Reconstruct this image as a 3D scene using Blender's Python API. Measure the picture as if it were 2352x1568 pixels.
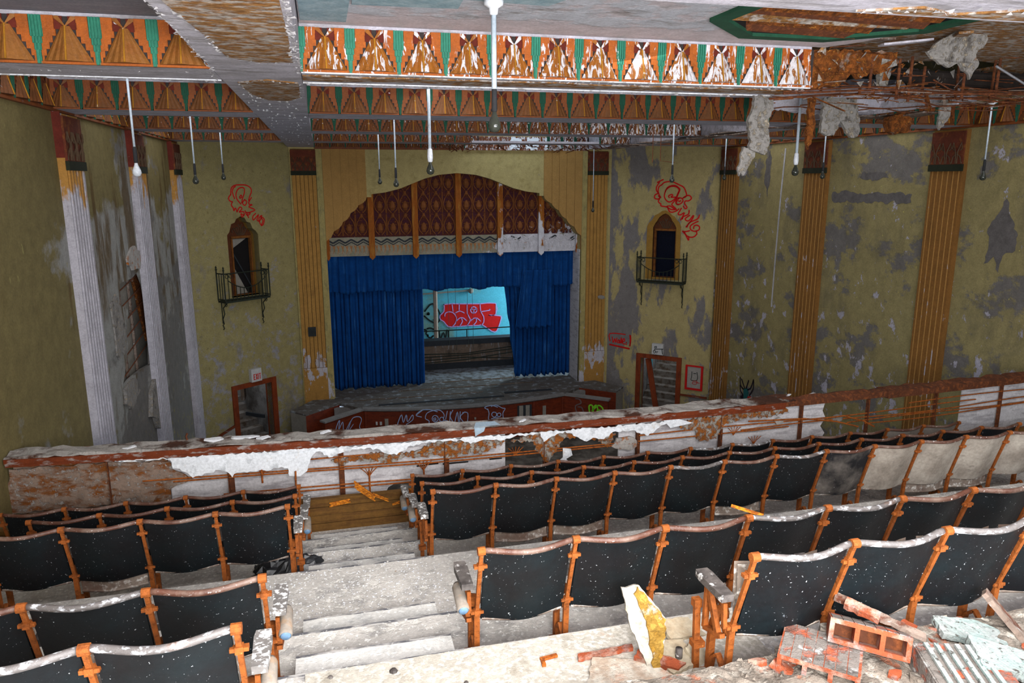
import bpy, bmesh, math, random
from mathutils import Vector, Matrix
from mathutils.geometry import tessellate_polygon
rnd = random.Random(7)
for o in list(bpy.data.objects): bpy.data.objects.remove(o)
S = bpy.context.scene
COL = S.collection
# ---------------------------------------------------------------- camera, world, lights, exposure
# world frame: X along the stage, Y towards the stage, Z up, eye of the camera at the origin
cam = bpy.data.cameras.new('camera'); cam.sensor_width = 36; cam.sensor_fit = 'HORIZONTAL'
cam.lens = 36 * 1710 / 2352; cam.clip_start = .05; cam.clip_end = 200
camo = bpy.data.objects.new('camera', cam); COL.objects.link(camo)
camo.matrix_world = Matrix(((.96966, .05394, -.23843, 0), (-.24444, .20454, -.94785, 0), (-.00236, .97737, .21151, 0), (0, 0, 0, 1)))
S.camera = camo
W = bpy.data.worlds.new('world'); S.world = W; W.use_nodes = True
bg = W.node_tree.nodes['Background']; bg.inputs[0].default_value = (.62, .78, 1, 1); bg.inputs[1].default_value = 1.0
def area(name, loc, aim, sx, sy, power, color=(1, 1, 1)):
    l = bpy.data.lights.new(name, 'AREA'); l.shape = 'RECTANGLE'; l.size = sx; l.size_y = sy; l.energy = power; l.color = color
    o = bpy.data.objects.new(name, l); COL.objects.link(o); o.location = loc
    o.rotation_euler = (Vector(aim) - Vector(loc)).to_track_quat('-Z', 'Y').to_euler(); return o
area('rear_window_light', (2.5, -2.2, -.9), (2.3, 6, -.6), 6, 1.6, 600, (.93, .96, 1))  # added fill from behind the camera, not an actual window
area('photographer_lamp', (.35, -.45, -.25), (1.6, 7, -.6), 1.5, .9, 440, (1, .98, .96))
area('balcony_roof_light', (2.6, 1.2, 1.2), (2.6, 2.6, -2.5), 5, 1.4, 340, (1, .97, .94))  # added fill for the balcony floor; the ceiling has no opening here
for yy, pw in ((9.0, 60), (13.2, 74), (17.1, 92)):  # added fill hidden in the coffers behind the beams, no skylights
    area('coffer_roof_light', (2.5 if yy < 10 else 3.9, yy, 1.24), (3.9, yy + .8, -7), 4.4 if yy < 10 else 7.2, 1.9 if yy < 10 else 2.4, pw, (.95, .97, 1))
    area('coffer_roof_light', (-2.05, yy, 1.24), (-2.05, yy + .5, -7), 2.0, 2.4, pw * .3, (.95, .97, 1))
    area('coffer_roof_light', (9.85, yy, 1.24), (9.85, yy + .5, -7), 2.0, 2.4, pw * .3, (.95, .97, 1))
area('stage_door_light', (9.3, 25.8, -3.6), (4.5, 26.6, -4.6), 1.6, 3, 420, (.72, .9, 1))
area('roof_hole_light', (5.3, 20.7, 2.25), (5.3, 21.3, .9), 2.2, 1.0, 30, (.75, .88, 1))
for lx, ly in ((-2.8, 22.3), (10.9, 22.1)): area('passage_light', (lx, ly, -4.4), (lx * .9 + .5, 22.4, -7), .8, .8, 12, (.95, .97, 1))  # fill added so the stairs behind the doorways show
S.view_settings.view_transform = 'Standard'; S.view_settings.look = 'None'; S.view_settings.gamma = 1
S.view_settings.exposure = 0; S.view_settings.use_curve_mapping = False

# ---------------------------------------------------------------- materials
def lin(h):
    if not isinstance(h, str): return tuple(h) + (1,) if len(h) == 3 else h
    v = [int(h[i:i + 2], 16) / 255 for i in (0, 2, 4)]
    return tuple(x / 12.92 if x <= .04045 else ((x + .055) / 1.055) ** 2.4 for x in v) + (1,)
def MAT(name, base, layers=(), rough=.85, metal=0., bump=.0, bscale=40, vary=.25, vscale=6, spec=.25, emit=None, trans=0, grain=.16, gscale=38):
    """procedural material: base colour with blotchy variation and crisp-edged layers of paint, rust, dust laid over it"""
    m = bpy.data.materials.new(name); m.use_nodes = True; nt = m.node_tree; N = nt.nodes; L = nt.links
    b = N['Principled BSDF']; b.inputs['Roughness'].default_value = rough; b.inputs['Metallic'].default_value = metal
    b.inputs['Specular IOR Level'].default_value = spec
    if trans: b.inputs['Transmission Weight'].default_value = trans
    geo = N.new('ShaderNodeNewGeometry'); pos = geo.outputs['Position']
    sep = N.new('ShaderNodeSeparateXYZ'); L.new(pos, sep.inputs[0])
    def math_(op, a, c):
        n = N.new('ShaderNodeMath'); n.operation = op
        for i, v in enumerate((a, c)):
            if isinstance(v, (int, float)): n.inputs[i].default_value = v
            else: L.new(v, n.inputs[i])
        return n.outputs[0]
    def noise(scale, detail, off, ro=.6, dist=0.):
        mp = N.new('ShaderNodeMapping'); L.new(pos, mp.inputs[0]); mp.inputs['Location'].default_value = (off, off * 1.7, off * .6)
        sc = scale if isinstance(scale, tuple) else (scale,) * 3; mp.inputs['Scale'].default_value = sc
        n = N.new('ShaderNodeTexNoise'); n.inputs['Scale'].default_value = 1; n.inputs['Detail'].default_value = detail
        n.inputs['Roughness'].default_value = ro; n.inputs['Distortion'].default_value = dist
        L.new(mp.outputs[0], n.inputs['Vector']); return n.outputs['Fac']
    def mr(v, a, c, lo=0., hi=1.):
        n = N.new('ShaderNodeMapRange'); n.inputs[1].default_value = a; n.inputs[2].default_value = c
        n.inputs[3].default_value = lo; n.inputs[4].default_value = hi; L.new(v, n.inputs[0]); return n.outputs[0]
    def mix(f, a, c, mode='MIX'):
        n = N.new('ShaderNodeMix'); n.data_type = 'RGBA'; n.blend_type = mode
        if isinstance(f, float): n.inputs[0].default_value = f
        else: L.new(f, n.inputs[0])
        for i, v in ((6, a), (7, c)):
            if isinstance(v, tuple): n.inputs[i].default_value = v
            else: L.new(v, n.inputs[i])
        return n.outputs[2]
    colr = lin(base); height = None; off = (sum(map(ord, name)) % 97) * .37
    for i, l in enumerate(layers):
        f = noise(l.get('s', 4.), l.get('d', 8), off + 3.1 * i, l.get('r', .62), l.get('q', 0.))
        for ax, lo, hi, wt in l.get('f', ()):
            f = math_('ADD', f, mr(sep.outputs[ax], lo, hi, 0., wt))
        w = l.get('w', .03); f = mr(f, l.get('t', .5) - w, l.get('t', .5) + w)
        if 'a' in l: f = math_('MULTIPLY', f, l['a'])
        colr = mix(f, colr, lin(l['c']))
        if l.get('h', 1): height = f if height is None else math_('ADD', height, f)
    if vary:
        v = mr(noise(vscale, 6, off + 20, .65), .25, .75, 1 - vary, 1 + vary)
        g = N.new('ShaderNodeCombineXYZ')
        for i in range(3): L.new(v, g.inputs[i])
        colr = mix(1., colr, g.outputs[0], 'MULTIPLY')
        if grain:
            v = mr(noise(gscale, 3, off + 31, .7), .3, .7, 1 - grain, 1 + grain); g = N.new('ShaderNodeCombineXYZ')
            for i in range(3): L.new(v, g.inputs[i])
            colr = mix(1., colr, g.outputs[0], 'MULTIPLY')
    if isinstance(colr, tuple): b.inputs['Base Color'].default_value = colr
    else: L.new(colr, b.inputs['Base Color'])
    if bump:
        fine = noise(bscale, 5, off + 9, .7)
        hgt = fine if height is None else math_('ADD', math_('MULTIPLY', fine, .6), math_('MULTIPLY', height, -.5))
        bn = N.new('ShaderNodeBump'); bn.inputs['Strength'].default_value = bump; bn.inputs['Distance'].default_value = .02
        L.new(hgt, bn.inputs['Height']); L.new(bn.outputs[0], b.inputs['Normal'])
    if emit:
        b.inputs['Emission Color'].default_value = lin(emit[0]); b.inputs['Emission Strength'].default_value = emit[1]
    return m
LILAC = 'a9a3a8'; OLIVE = '8b7b3c'; GOLD = 'a37a3a'; RUST = 'b4661f'
M = {}
M['wall_left'] = MAT('olive_left', '70643f', [
    dict(c='8d8b86', s=(1.1, .55, .7), t=.82, w=.03, f=[(2, .1, -.8, .24), (2, -4.5, -6.5, .04), (1, 11.6, 12.6, .24), (1, 16.5, 19.5, -.06)]),
    dict(c='54401f', s=(3, 2.6, .55), t=.72, w=.04, d=10, a=.85, f=[(2, .2, -.8, .04), (1, 11.8, 12.6, .14)]),
    dict(c='6e6a66', s=(2, .7, 1.2), t=.80, w=.03, f=[(2, -1, -5, .18), (1, 12, 14, .22)]),
    dict(c='58441f', s=(3, 2.5, .9), t=.70, w=.10, a=.4), dict(c='8c8350', s=(9, 9, 4), t=.69, w=.02, f=[(2, -3.5, -6, .12)])], bump=.35, bscale=30, vary=.22)
M['wall_right'] = MAT('olive_right', '8b7f56', [
    dict(c='6b6662', s=(1.3, .8, 1.2), t=.545, w=.022, d=12, r=.68), dict(c='aaa5b0', s=(3.5, 3.0, 2.4), t=.63, w=.012, d=12, r=.68, f=[(2, -1, -6, .07)]),
    dict(c='5c5548', s=(.8, 1.2, .7), t=.62, w=.10, a=.6), dict(c='b0a35f', s=12, t=.68, w=.02, d=9)], bump=.5, bscale=25, vary=.2)
M['splay_left'] = MAT('olive_splay_left', '918559', [dict(c='918d90', s=3.4, t=.655, w=.05, d=14, r=.75, f=[(2, 0, -4.5, .10)]), dict(c='7c7670', s=(1.5, 1.5, .8), t=.66, w=.05, f=[(2, -5, -7, .2)]), dict(c='5c4f26', s=9, t=.66, w=.06, a=.5)], bump=.4, vary=.18)
M['splay_right'] = MAT('olive_splay_right', 'a39364', [dict(c='736d6a', s=(1.6, 1.3, .6), t=.585, w=.02, d=10, f=[(0, 10.4, 8.9, .12)]), dict(c='7d7876', s=2.5, t=.70, w=.03, f=[(2, -4.5, -7, .16)]), dict(c='5c4f26', s=9, t=.67, w=.06, a=.5)], bump=.4, vary=.16)
M['proscenium'] = MAT('proscenium_yellow', 'ad9c68', [dict(c='7d786f', s=2.2, t=.735, w=.02), dict(c='7a6a35', s=5, t=.62, w=.1, a=.5)], bump=.15, vary=.12)
M['fluted'] = MAT('fluted_tan', 'a07a44', [dict(c='6f5c3c', s=3, t=.70, w=.06, a=.6), dict(c='7a7775', s=2.6, t=.74, w=.02)], bump=.1, vary=.12)
M['goldtrim'] = MAT('gold_trim', '9c8c58', [dict(c='77704e', s=(9, 9, 4), t=.58, w=.06, a=.7), dict(c='b3aeb5', s=(3, 3, 1.6), t=.78, w=.02, f=[(2, -3, -6.4, .28)])], vary=.2)
M['pilaster'] = MAT('pilaster_tan', 'a1763a', [dict(c='b0aab0', s=(5, 5, 2.2), t=.72, w=.015, d=10, f=[(2, -4.6, -5.2, .20), (2, -5.6, -6.0, -.10)]), dict(c='6a4a22', s=(6, 6, 1.5), t=.64, w=.08, a=.5)], bump=.25, vary=.16)
M['pilaster_left'] = MAT('pilaster_bare', 'a8793a', [dict(c='aaa5ab', s=(3, 3, 1.1), t=.60, w=.03, d=8, f=[(2, .3, -1.2, .42)]), dict(c='8d8588', s=(14, 14, 2), t=.62, w=.05, a=.7)], bump=.35, vary=.2)
M['pilaster_right'] = MAT('pilaster_right', '7f5627', [dict(c='aca7ae', s=(3.2, 3.2, 2.0), t=.70, w=.015, d=10, f=[(2, -1, -5.5, .09)]), dict(c='5b3d1c', s=(6, 6, 1.2), t=.6, w=.08, a=.5)], bump=.3, vary=.16)
M['pilaster_groove'] = MAT('pilaster_groove', '5e4220', vary=.2)
M['rib_light'] = MAT('pilaster_rib', 'a87c42', [dict(c='b3adb2', s=(4, 4, 2), t=.66, w=.02, f=[(2, .2, -6, .1)])], vary=.15)
M['capital'] = MAT('capital_maroon', '5e2c1c', [dict(c='7e4a22', s=8, t=.58, w=.06, a=.7), dict(c='8d8789', s=3, t=.74, w=.02)], bump=.4, vary=.3)
M['capital_band'] = MAT('capital_green', '232619', vary=.3)
M['relief'] = MAT('capital_relief', '54402f', vary=.3)
def frieze(n, base, t, extra=None, dark=1.):
    return MAT(n, base, [dict(c='8d4a14', s=9, t=.58, w=.10, a=.5, h=0), dict(c='d8d3d6', s=(24, 16, 6), t=t, w=.015, d=7, q=.8, f=extra or ())], rough=.62, bump=.5, bscale=60, vary=.22, vscale=9, spec=.4)
M['fr_orange'] = frieze('frieze_orange', 'a5530f', .80); M['fr_fan'] = frieze('frieze_fan', '8f5a24', .80)
M['fr_orange_peel'] = frieze('frieze_orange_peeling', 'a8540a', .60, [(0, 2.4, 4.8, .05)]); M['fr_fan_peel'] = frieze('frieze_fan_peeling', '965812', .545, [(0, 1.2, 4.8, .09)])
M['fr_orange_dull'] = frieze('frieze_orange_dull', '6f3814', .69, [(0, 1.5, 6., .17), (0, 8.4, 8.6, -.3)]); M['fr_fan_dull'] = frieze('frieze_fan_dull', '663b1a', .68, [(0, 1.5, 6., .17), (0, 8.4, 8.6, -.3)])  # darker copies of the frieze paint: weaker light farther back, put into colour
M['fr_orange_mid'] = frieze('frieze_orange_mid', '7f4013', .80); M['fr_fan_mid'] = frieze('frieze_fan_mid', '6f4420', .78); M['fr_green_dull'] = MAT('frieze_green_dull', '23523f', vary=.25)  # same light falloff painted milder, for the second beam
M['fr_green'] = MAT('frieze_green', '2f7a63', [dict(c='d6d6d8', s=(14, 14, 6), t=.70, w=.02)], rough=.6, vary=.2, bump=.2)
M['fr_dark'] = MAT('frieze_charcoal', '38312f', vary=.3); M['fr_maroon'] = MAT('frieze_maroon', '5f2318', [dict(c='d2ccd0', s=14, t=.70, w=.02)], vary=.3)
M['vent_green'] = MAT('vent_green', '1f4a36', vary=.3)
M['fr_gold'] = MAT('frieze_gold', 'a5701f', [dict(c='e2dccf', s=14, t=.66, w=.02)], vary=.25)
M['soffit'] = MAT('soffit_grey', 'bcb8c2', [dict(c='86817f', s=(2, 7, 7), t=.55, w=.08, a=.6), dict(c='d9d7dc', s=(14, 20, 14), t=.70, w=.02), dict(c='6f6a70', s=(1.2, 16, 4), t=.66, w=.03, a=.7)], bump=.5, bscale=30, vary=.2)
M['ceil'] = MAT('ceiling_plaster', 'bcbec6', [dict(c='c3b9bd', s=3, t=.54, w=.05, f=[(1, 6.4, 6.6, .3)]), dict(c='857f7c', s=(2.2, 4, 2), t=.60, w=.06, a=.75, f=[(1, 6.4, 6.6, -.3)]), dict(c='e4e6ea', s=22, t=.68, w=.02, f=[(1, 6.4, 6.6, -.3)])], bump=.5, bscale=22, vary=.2)
M['ceil_blue'] = MAT('ceiling_bluegrey', '86a0aa', [dict(c='9fb3ba', s=9, t=.5, w=.1)], vary=.08)
M['ceil_left'] = MAT('ceiling_left_grey', '7c7b86', [dict(c='8d8c94', s=(2, 14, 4), t=.56, w=.06, a=.5)], vary=.1)
M['white_flake'] = MAT('white_flaking', 'd7d8dc', [dict(c='a9a5a2', s=7, t=.58, w=.04), dict(c='8a6a44', s=4, t=.68, w=.05)], bump=.5, vary=.15)
M['fibre'] = MAT('fibreboard_brown', '9c7040', [dict(c='6b431d', s=(11, 17, 11), t=.52, w=.1, a=.8), dict(c='bdb8b2', s=(10, 18, 10), t=.52, w=.06, a=.75), dict(c='b86f22', s=12, t=.62, w=.05, a=.7)], bump=1., bscale=45, vary=.3, vscale=20)
M['peel_grey'] = MAT('peel_grey', 'a9a6a8', vary=.3)
M['bare_patch'] = MAT('bare_patch', '5f5a58', vary=.35)
M['insul'] = MAT('insulation_rust', '8f4f1d', [dict(c='5b3113', s=16, t=.5, w=.1), dict(c='c27a30', s=30, t=.60, w=.05), dict(c='b9aca0', s=5, t=.66, w=.06)], bump=1., bscale=60, vary=.4, vscale=25)
M['hang_plaster'] = MAT('hanging_plaster', '8b8681', [dict(c='a89a86', s=18, t=.58, w=.05), dict(c='5d5752', s=7, t=.62, w=.06), dict(c='a1673a', s=6, t=.72, w=.04)], bump=1., bscale=40, vary=.25)
M['rust'] = MAT('rusty_iron', 'a85a20', [dict(c='7c3c14', s=30, t=.55, w=.08), dict(c='cf8a3e', s=45, t=.66, w=.04)], rough=.75, bump=.5, bscale=120, vary=.25, vscale=18)
M['rust_orange'] = MAT('orange_iron', '8c4b1b', [dict(c='6e3812', s=30, t=.58, w=.08), dict(c='cf8b4d', s=55, t=.70, w=.04)], rough=.7, bump=.4, bscale=140, vary=.22, vscale=20)
M['rust_dark'] = MAT('dark_rust', '56301d', [dict(c='7c4524', s=20, t=.56, w=.08)], bump=.4, vary=.3)
M['dark'] = MAT('dark_void', '141010', vary=.2); M['roof'] = MAT('roof_underside', '2e2724', vary=.3)
M['rod'] = MAT('lamp_rod', 'b4bfca', [dict(c='84684a', s=(40, 40, 12), t=.66, w=.04)], rough=.5, vary=.15); M['socket'] = MAT('lamp_socket', '2a2a2c', vary=.1); M['porcelain'] = MAT('porcelain', 'd7d9df', rough=.35, vary=.1)
M['bulb'] = MAT('dusty_bulb', '34362f', rough=.15, vary=.1, spec=.6); M['bulb_white'] = MAT('white_bulb', 'c8ccd2', rough=.3, vary=.05)
M['curtain'] = MAT('blue_curtain', '0c3d78', [dict(c='3468a2', s=(9, 9, .9), t=.62, w=.06, a=.55), dict(c='092f61', s=3, t=.58, w=.12, a=.6)], rough=.95, bump=.2, vary=.16, spec=.1)
M['screen'] = MAT('screen_maroon', '56281c', [dict(c='47202c', s=7, t=.5, w=.08), dict(c='a0602a', s=(26, 26, 20), t=.62, w=.03), dict(c='c9c4cb', s=(6, 6, 3), t=.78, w=.02, f=[(0, 5.3, 7.5, .2), (2, -1.2, -1.7, .12)])], bump=1., bscale=60, vary=.3, vscale=25)
M['screen_gold'] = MAT('screen_gold', '7d4a26', [dict(c='c9c4cb', s=5, t=.80, w=.02, f=[(0, 5.3, 7.5, .2), (2, -1.2, -1.7, .12)])], vary=.3)
M['screen_band'] = MAT('screen_band', '8f8674', [dict(c='6f7a62', s=8, t=.56, w=.1, a=.6), dict(c='c5c1c6', s=4, t=.70, w=.03, f=[(0, 4.6, 5.6, .32)])], vary=.2)
M['screen_dark'] = MAT('screen_dark', '34363a', [dict(c='c5c1c6', s=4, t=.74, w=.03, f=[(0, 4.6, 5.6, .32)])], vary=.2); M['fringe'] = MAT('screen_fringe', 'b57a4a', [dict(c='c5c1c6', s=4, t=.70, w=.03, f=[(0, 4.6, 5.6, .32)])], vary=.3)
M['mullion'] = MAT('mullion_orange', '8e4d16', [dict(c='b07c34', s=(12, 12, 2), t=.56, w=.08, a=.6), dict(c='c9c6cc', s=(5, 5, 2), t=.80, w=.02, f=[(0, 4.8, 5.3, .22), (2, -1., -1.6, .12)])], vary=.2)
M['mahog'] = MAT('mahogany_panel', '6f2a12', [dict(c='47190c', s=(4, 4, 18), t=.55, w=.1, a=.6), dict(c='8d4a1e', s=22, t=.66, w=.05, a=.6)], rough=.6, vary=.22)
M['doorwood'] = MAT('door_frame_wood', '7c3413', [dict(c='4d1c0a', s=(8, 8, 3), t=.58, w=.1, a=.6)], rough=.65, vary=.2)
M['stagefloor'] = MAT('stage_floor_dust', '5d5854', [dict(c='8e949a', s=5, t=.6, w=.06, f=[(1, 22.6, 23.4, .14)]), dict(c='4a3a2c', s=(2, 12, 4), t=.58, w=.05, a=.6), dict(c='c4ccd4', s=22, t=.70, w=.03)], bump=.4, vary=.2)
M['stagetrim'] = MAT('stage_edge', '7d7a78', vary=.25)
M['cyan'] = MAT('backstage_cyan', '4fa9bd', [dict(c='6c8f86', s=1.2, t=.66, w=.10, f=[(0, 5.2, 3.6, .22)]), dict(c='9fc9d2', s=12, t=.72, w=.03)], vary=.12)
M['brownwall'] = MAT('backstage_brown', '6b5a4c', [dict(c='8f8f92', s=(10, 4, 1.6), t=.60, w=.04), dict(c='3f352d', s=3, t=.62, w=.08)], vary=.25)
M['darkband'] = MAT('backstage_dark', '2d3034', vary=.2); M['pole'] = MAT('beige_pole', 'a08f80', vary=.2)
M['spray_red'] = MAT('spray_red', 'bf1412', vary=.1); M['spray_lilac'] = MAT('spray_lilac', 'b493cc', vary=.1); M['spray_black'] = MAT('spray_black', '16201f', vary=.1)
M['spray_blue'] = MAT('spray_pale_blue', '9fb6dc', vary=.1); M['spray_green'] = MAT('spray_green', '7fd22c', vary=.1); M['spray_grey'] = MAT('spray_grey', '6b5a58', vary=.1); M['spray_teal'] = MAT('spray_teal', '1f5a5a', vary=.1); M['spray_navy'] = MAT('spray_dark', '231a24', vary=.1)
M['iron'] = MAT('wrought_iron', '23281f', vary=.3, rough=.7)
M['niche'] = MAT('niche_brown', '7a4a1c', [dict(c='5d3114', s=9, t=.55, w=.1)], bump=.3, vary=.2); M['tymp'] = MAT('tympanum', '5a3018', vary=.3, bump=.5, bscale=30); M['niche_gold'] = MAT('niche_gold', '8f6a2c', vary=.15)
M['niche_grey'] = MAT('niche_grey', '8a847a', vary=.2); M['glass'] = MAT('dark_pane', '0a0e1c', [dict(c='7f8790', s=26, t=.72, w=.02)], rough=.25, vary=.1)
M['stair'] = MAT('stair_grey', '7c756e', [dict(c='57483a', s=5, t=.55, w=.08)], vary=.25, bump=.3); M['alcove'] = MAT('alcove_wall', '868380', [dict(c='5f5a56', s=2, t=.56, w=.08)], vary=.2)
M['sign_white'] = MAT('sign_white', 'b9b7b5', vary=.1); M['sign_red'] = MAT('sign_red', 'c3231c', vary=.05); M['greyboard'] = MAT('poster_grey', '9c958d', vary=.12)
M['tier'] = MAT('balcony_concrete', 'cdc8c1', [dict(c='a9a5a0', s=2.6, t=.54, w=.08, a=.7), dict(c='6a6a6e', s=(3, 4, 4), t=.61, w=.06, a=.6), dict(c='f3f1ec', s=34, t=.585, w=.03, d=8), dict(c='e2ded6', s=9, t=.60, w=.04)], bump=.6, bscale=70, vary=.14)
M['tier_near'] = MAT('balcony_dust', 'aea89c', [dict(c='cdc8be', s=30, t=.54, w=.06), dict(c='8f8778', s=5, t=.62, w=.06, a=.8), dict(c='b06a35', s=3, t=.72, w=.05, a=.6)], bump=.35, bscale=80, vary=.12)
M['step'] = MAT('step_slab', 'cfcdc8', [dict(c='f0efec', s=34, t=.59, w=.03), dict(c='8d8f92', s=4, t=.60, w=.06, a=.6)], bump=.5, bscale=70, vary=.1)
M['nosing'] = MAT('worn_nosing', 'a9a6a2', [dict(c='57575b', s=(7, 30, 7), t=.50, w=.06), dict(c='e6e3dd', s=30, t=.62, w=.03)], vary=.2)  # mottled dark strip painting the shadow and dirt line of step edges
M['plyboard'] = MAT('plywood_brown', '67481f', [dict(c='56391a', s=(3, 10, 22), t=.54, w=.05, a=.7), dict(c='c7b69a', s=40, t=.72, w=.02)], vary=.25, bump=.3)
M['splinter'] = MAT('splintered_wood', 'd1811f', [dict(c='8b4a12', s=(30, 30, 80), t=.5, w=.05)], vary=.25)
M['cap'] = MAT('rail_cap_wood', '6e3014', [dict(c='a09a95', s=(7, 5, 20), t=.60, w=.05, a=.7)], rough=.65, vary=.25, bump=.3); M['cap_dust'] = MAT('rail_cap_dust', 'a8a29c', [dict(c='d9d6d0', s=26, t=.62, w=.03), dict(c='4a2c1e', s=3, t=.56, w=.06, f=[(0, 5.0, 6.2, .40), (0, -.6, -2.6, .02)])], bump=.9, bscale=60, vary=.2)
M['white_plaster'] = MAT('white_plaster', 'e9ecf0', [dict(c='b9a184', s=4, t=.66, w=.06, a=.7), dict(c='aeb2b6', s=8, t=.6, w=.05, a=.6)], bump=.3, vary=.1)
M['grey_plaster'] = MAT('grey_plaster', 'a7a19b', [dict(c='b0672a', s=9, t=.60, w=.05), dict(c='d9d6d2', s=20, t=.66, w=.03)], bump=.9, vary=.2)
M['rust_plaster'] = MAT('rust_plaster', '9c5a24', [dict(c='a39d94', s=14, t=.50, w=.05), dict(c='c67a30', s=24, t=.60, w=.05), dict(c='5b3115', s=18, t=.66, w=.05)], bump=1., bscale=60, vary=.3)
M['white_board'] = MAT('white_board', 'c9c6c8', [dict(c='9b969a', s=(3, 3, 16), t=.56, w=.05, a=.7), dict(c='a05f2c', s=6, t=.74, w=.03, f=[(2, -3.1, -3.5, .03)])], bump=.4, vary=.12)
M['brown_board'] = MAT('rusty_board', '8a7668', [dict(c='7a4519', s=(5, 5, 12), t=.53, w=.06), dict(c='a5a09c', s=26, t=.60, w=.04)], bump=.7, vary=.25)
M['vinyl'] = MAT('black_seat_back', '111113', [dict(c='10171a', s=4, t=.52, w=.12), dict(c='b3b8bb', s=70, t=.70, w=.02, d=3, h=0), dict(c='6d747a', s=(30, 30, 18), t=.72, w=.03, d=6, a=.6, h=0)], rough=.5, vary=.2, spec=.22, bump=.08, bscale=50)
M['vinyl_dust'] = MAT('dust_coated_back', '857b70', [dict(c='a1988c', s=5, t=.5, w=.12), dict(c='5f564e', s=(6, 6, 18), t=.64, w=.05, a=.5)], rough=.95, vary=.12, bump=.2)
M['vinyl_half'] = MAT('half_dusty_back', '19191c', [dict(c='7f776f', s=3, t=.62, w=.16, f=[(0, 4.7, 6.0, .42)]), dict(c='b4b9bd', s=70, t=.72, w=.02, d=3)], rough=.7, vary=.15)
M['toprail'] = MAT('seat_top_rail', '543225', [dict(c='7d6a5e', s=8, t=.54, w=.10, a=.7), dict(c='e6e4e0', s=(44, 44, 60), t=.665, w=.03, d=5)], rough=.45, vary=.2, spec=.5, bump=.3, bscale=90)
M['toprail_white'] = MAT('seat_top_rail_white', '5d5856', [dict(c='c6c8cc', s=(26, 26, 50), t=.58, w=.06, d=6), dict(c='6b4a35', s=9, t=.62, w=.08, a=.7)], rough=.45, vary=.2, spec=.5, bump=.3, bscale=90)
M['seatwood'] = MAT('dusty_seat', '7a6d62', [dict(c='bdb8b0', s=24, t=.58, w=.05), dict(c='4c3227', s=4, t=.56, w=.10, a=.7)], vary=.2, rough=.6)
M['armwood'] = MAT('dark_armrest', '3b3634', [dict(c='c9c7c4', s=(22, 22, 22), t=.62, w=.03), dict(c='77706b', s=7, t=.5, w=.12, a=.7)], rough=.6, vary=.2)
M['arm_white'] = MAT('flecked_armrest', '6a6663', [dict(c='e2e2e0', s=(30, 30, 30), t=.56, w=.03)], rough=.6, vary=.2)
M['aislelamp'] = MAT('aisle_lamp', '857c72', [dict(c='8f7a66', s=14, t=.58, w=.05)], vary=.15); M['aislelens'] = MAT('aisle_lens_blue', '64809c', rough=.4, vary=.1)
M['bag'] = MAT('black_plastic', '1a1c20', rough=.35, vary=.2, spec=.6); M['paper'] = MAT('paper_sheet', 'a8bccb', vary=.1)
M['terra'] = MAT('terracotta_block', '96492c', [dict(c='a88676', s=9, t=.54, w=.06), dict(c='8f8a88', s=6, t=.60, w=.06), dict(c='b24c1e', s=5, t=.66, w=.08)], bump=.7, bscale=70, vary=.2)
M['terra_dust'] = MAT('dusty_block', '756e68', [dict(c='b4573a', s=9, t=.58, w=.05), dict(c='b5b1ac', s=18, t=.60, w=.04), dict(c='4f4842', s=8, t=.60, w=.05, a=.7)], bump=.9, bscale=60, vary=.2)
M['mortar'] = MAT('mortar_strip', '949a97', [dict(c='8fa09c', s=9, t=.52, w=.08), dict(c='4f4b46', s=34, t=.62, w=.04), dict(c='c9cbc8', s=26, t=.62, w=.04)], bump=.6, vary=.15)
M['chunk_white'] = MAT('plaster_chunk_white', 'a8a296', [dict(c='94876f', s=22, t=.60, w=.06)], bump=.6, vary=.15); M['chunk_gold'] = MAT('plaster_chunk_gold', 'a37f38', [dict(c='8f6a24', s=18, t=.52, w=.08), dict(c='d8cdb4', s=12, t=.62, w=.05)], bump=1., vary=.25)
M['tile'] = MAT('acoustic_tile', 'a89c86', [dict(c='8f7350', s=5, t=.58, w=.1, a=.7), dict(c='4a4036', s=90, t=.72, w=.02, d=2)], vary=.12, bump=.3)
M['rubble'] = MAT('rubble_grey', '857b70', [dict(c='b4aca0', s=16, t=.55, w=.06), dict(c='b8623a', s=6, t=.66, w=.05), dict(c='514a42', s=9, t=.58, w=.07, a=.7)], bump=1., bscale=50, vary=.3, vscale=14)
M['plank'] = MAT('grey_plank', '7d6d62', [dict(c='5a3324', s=(10, 10, 10), t=.58, w=.06), dict(c='bcb8b4', s=22, t=.62, w=.04)], bump=.5, vary=.25)
M['slab_pink'] = MAT('pink_slab', 'a89684', [dict(c='c4bdb0', s=9, t=.5, w=.08), dict(c='c98a66', s=5, t=.62, w=.07, a=.8)], bump=.6, vary=.14)
M['stalls'] = MAT('stalls_floor', '4a443e', [dict(c='77716a', s=2, t=.55, w=.1)], vary=.3)
M['metal'] = MAT('bright_metal', 'b9bcc6', rough=.4, metal=.6, vary=.1)

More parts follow.
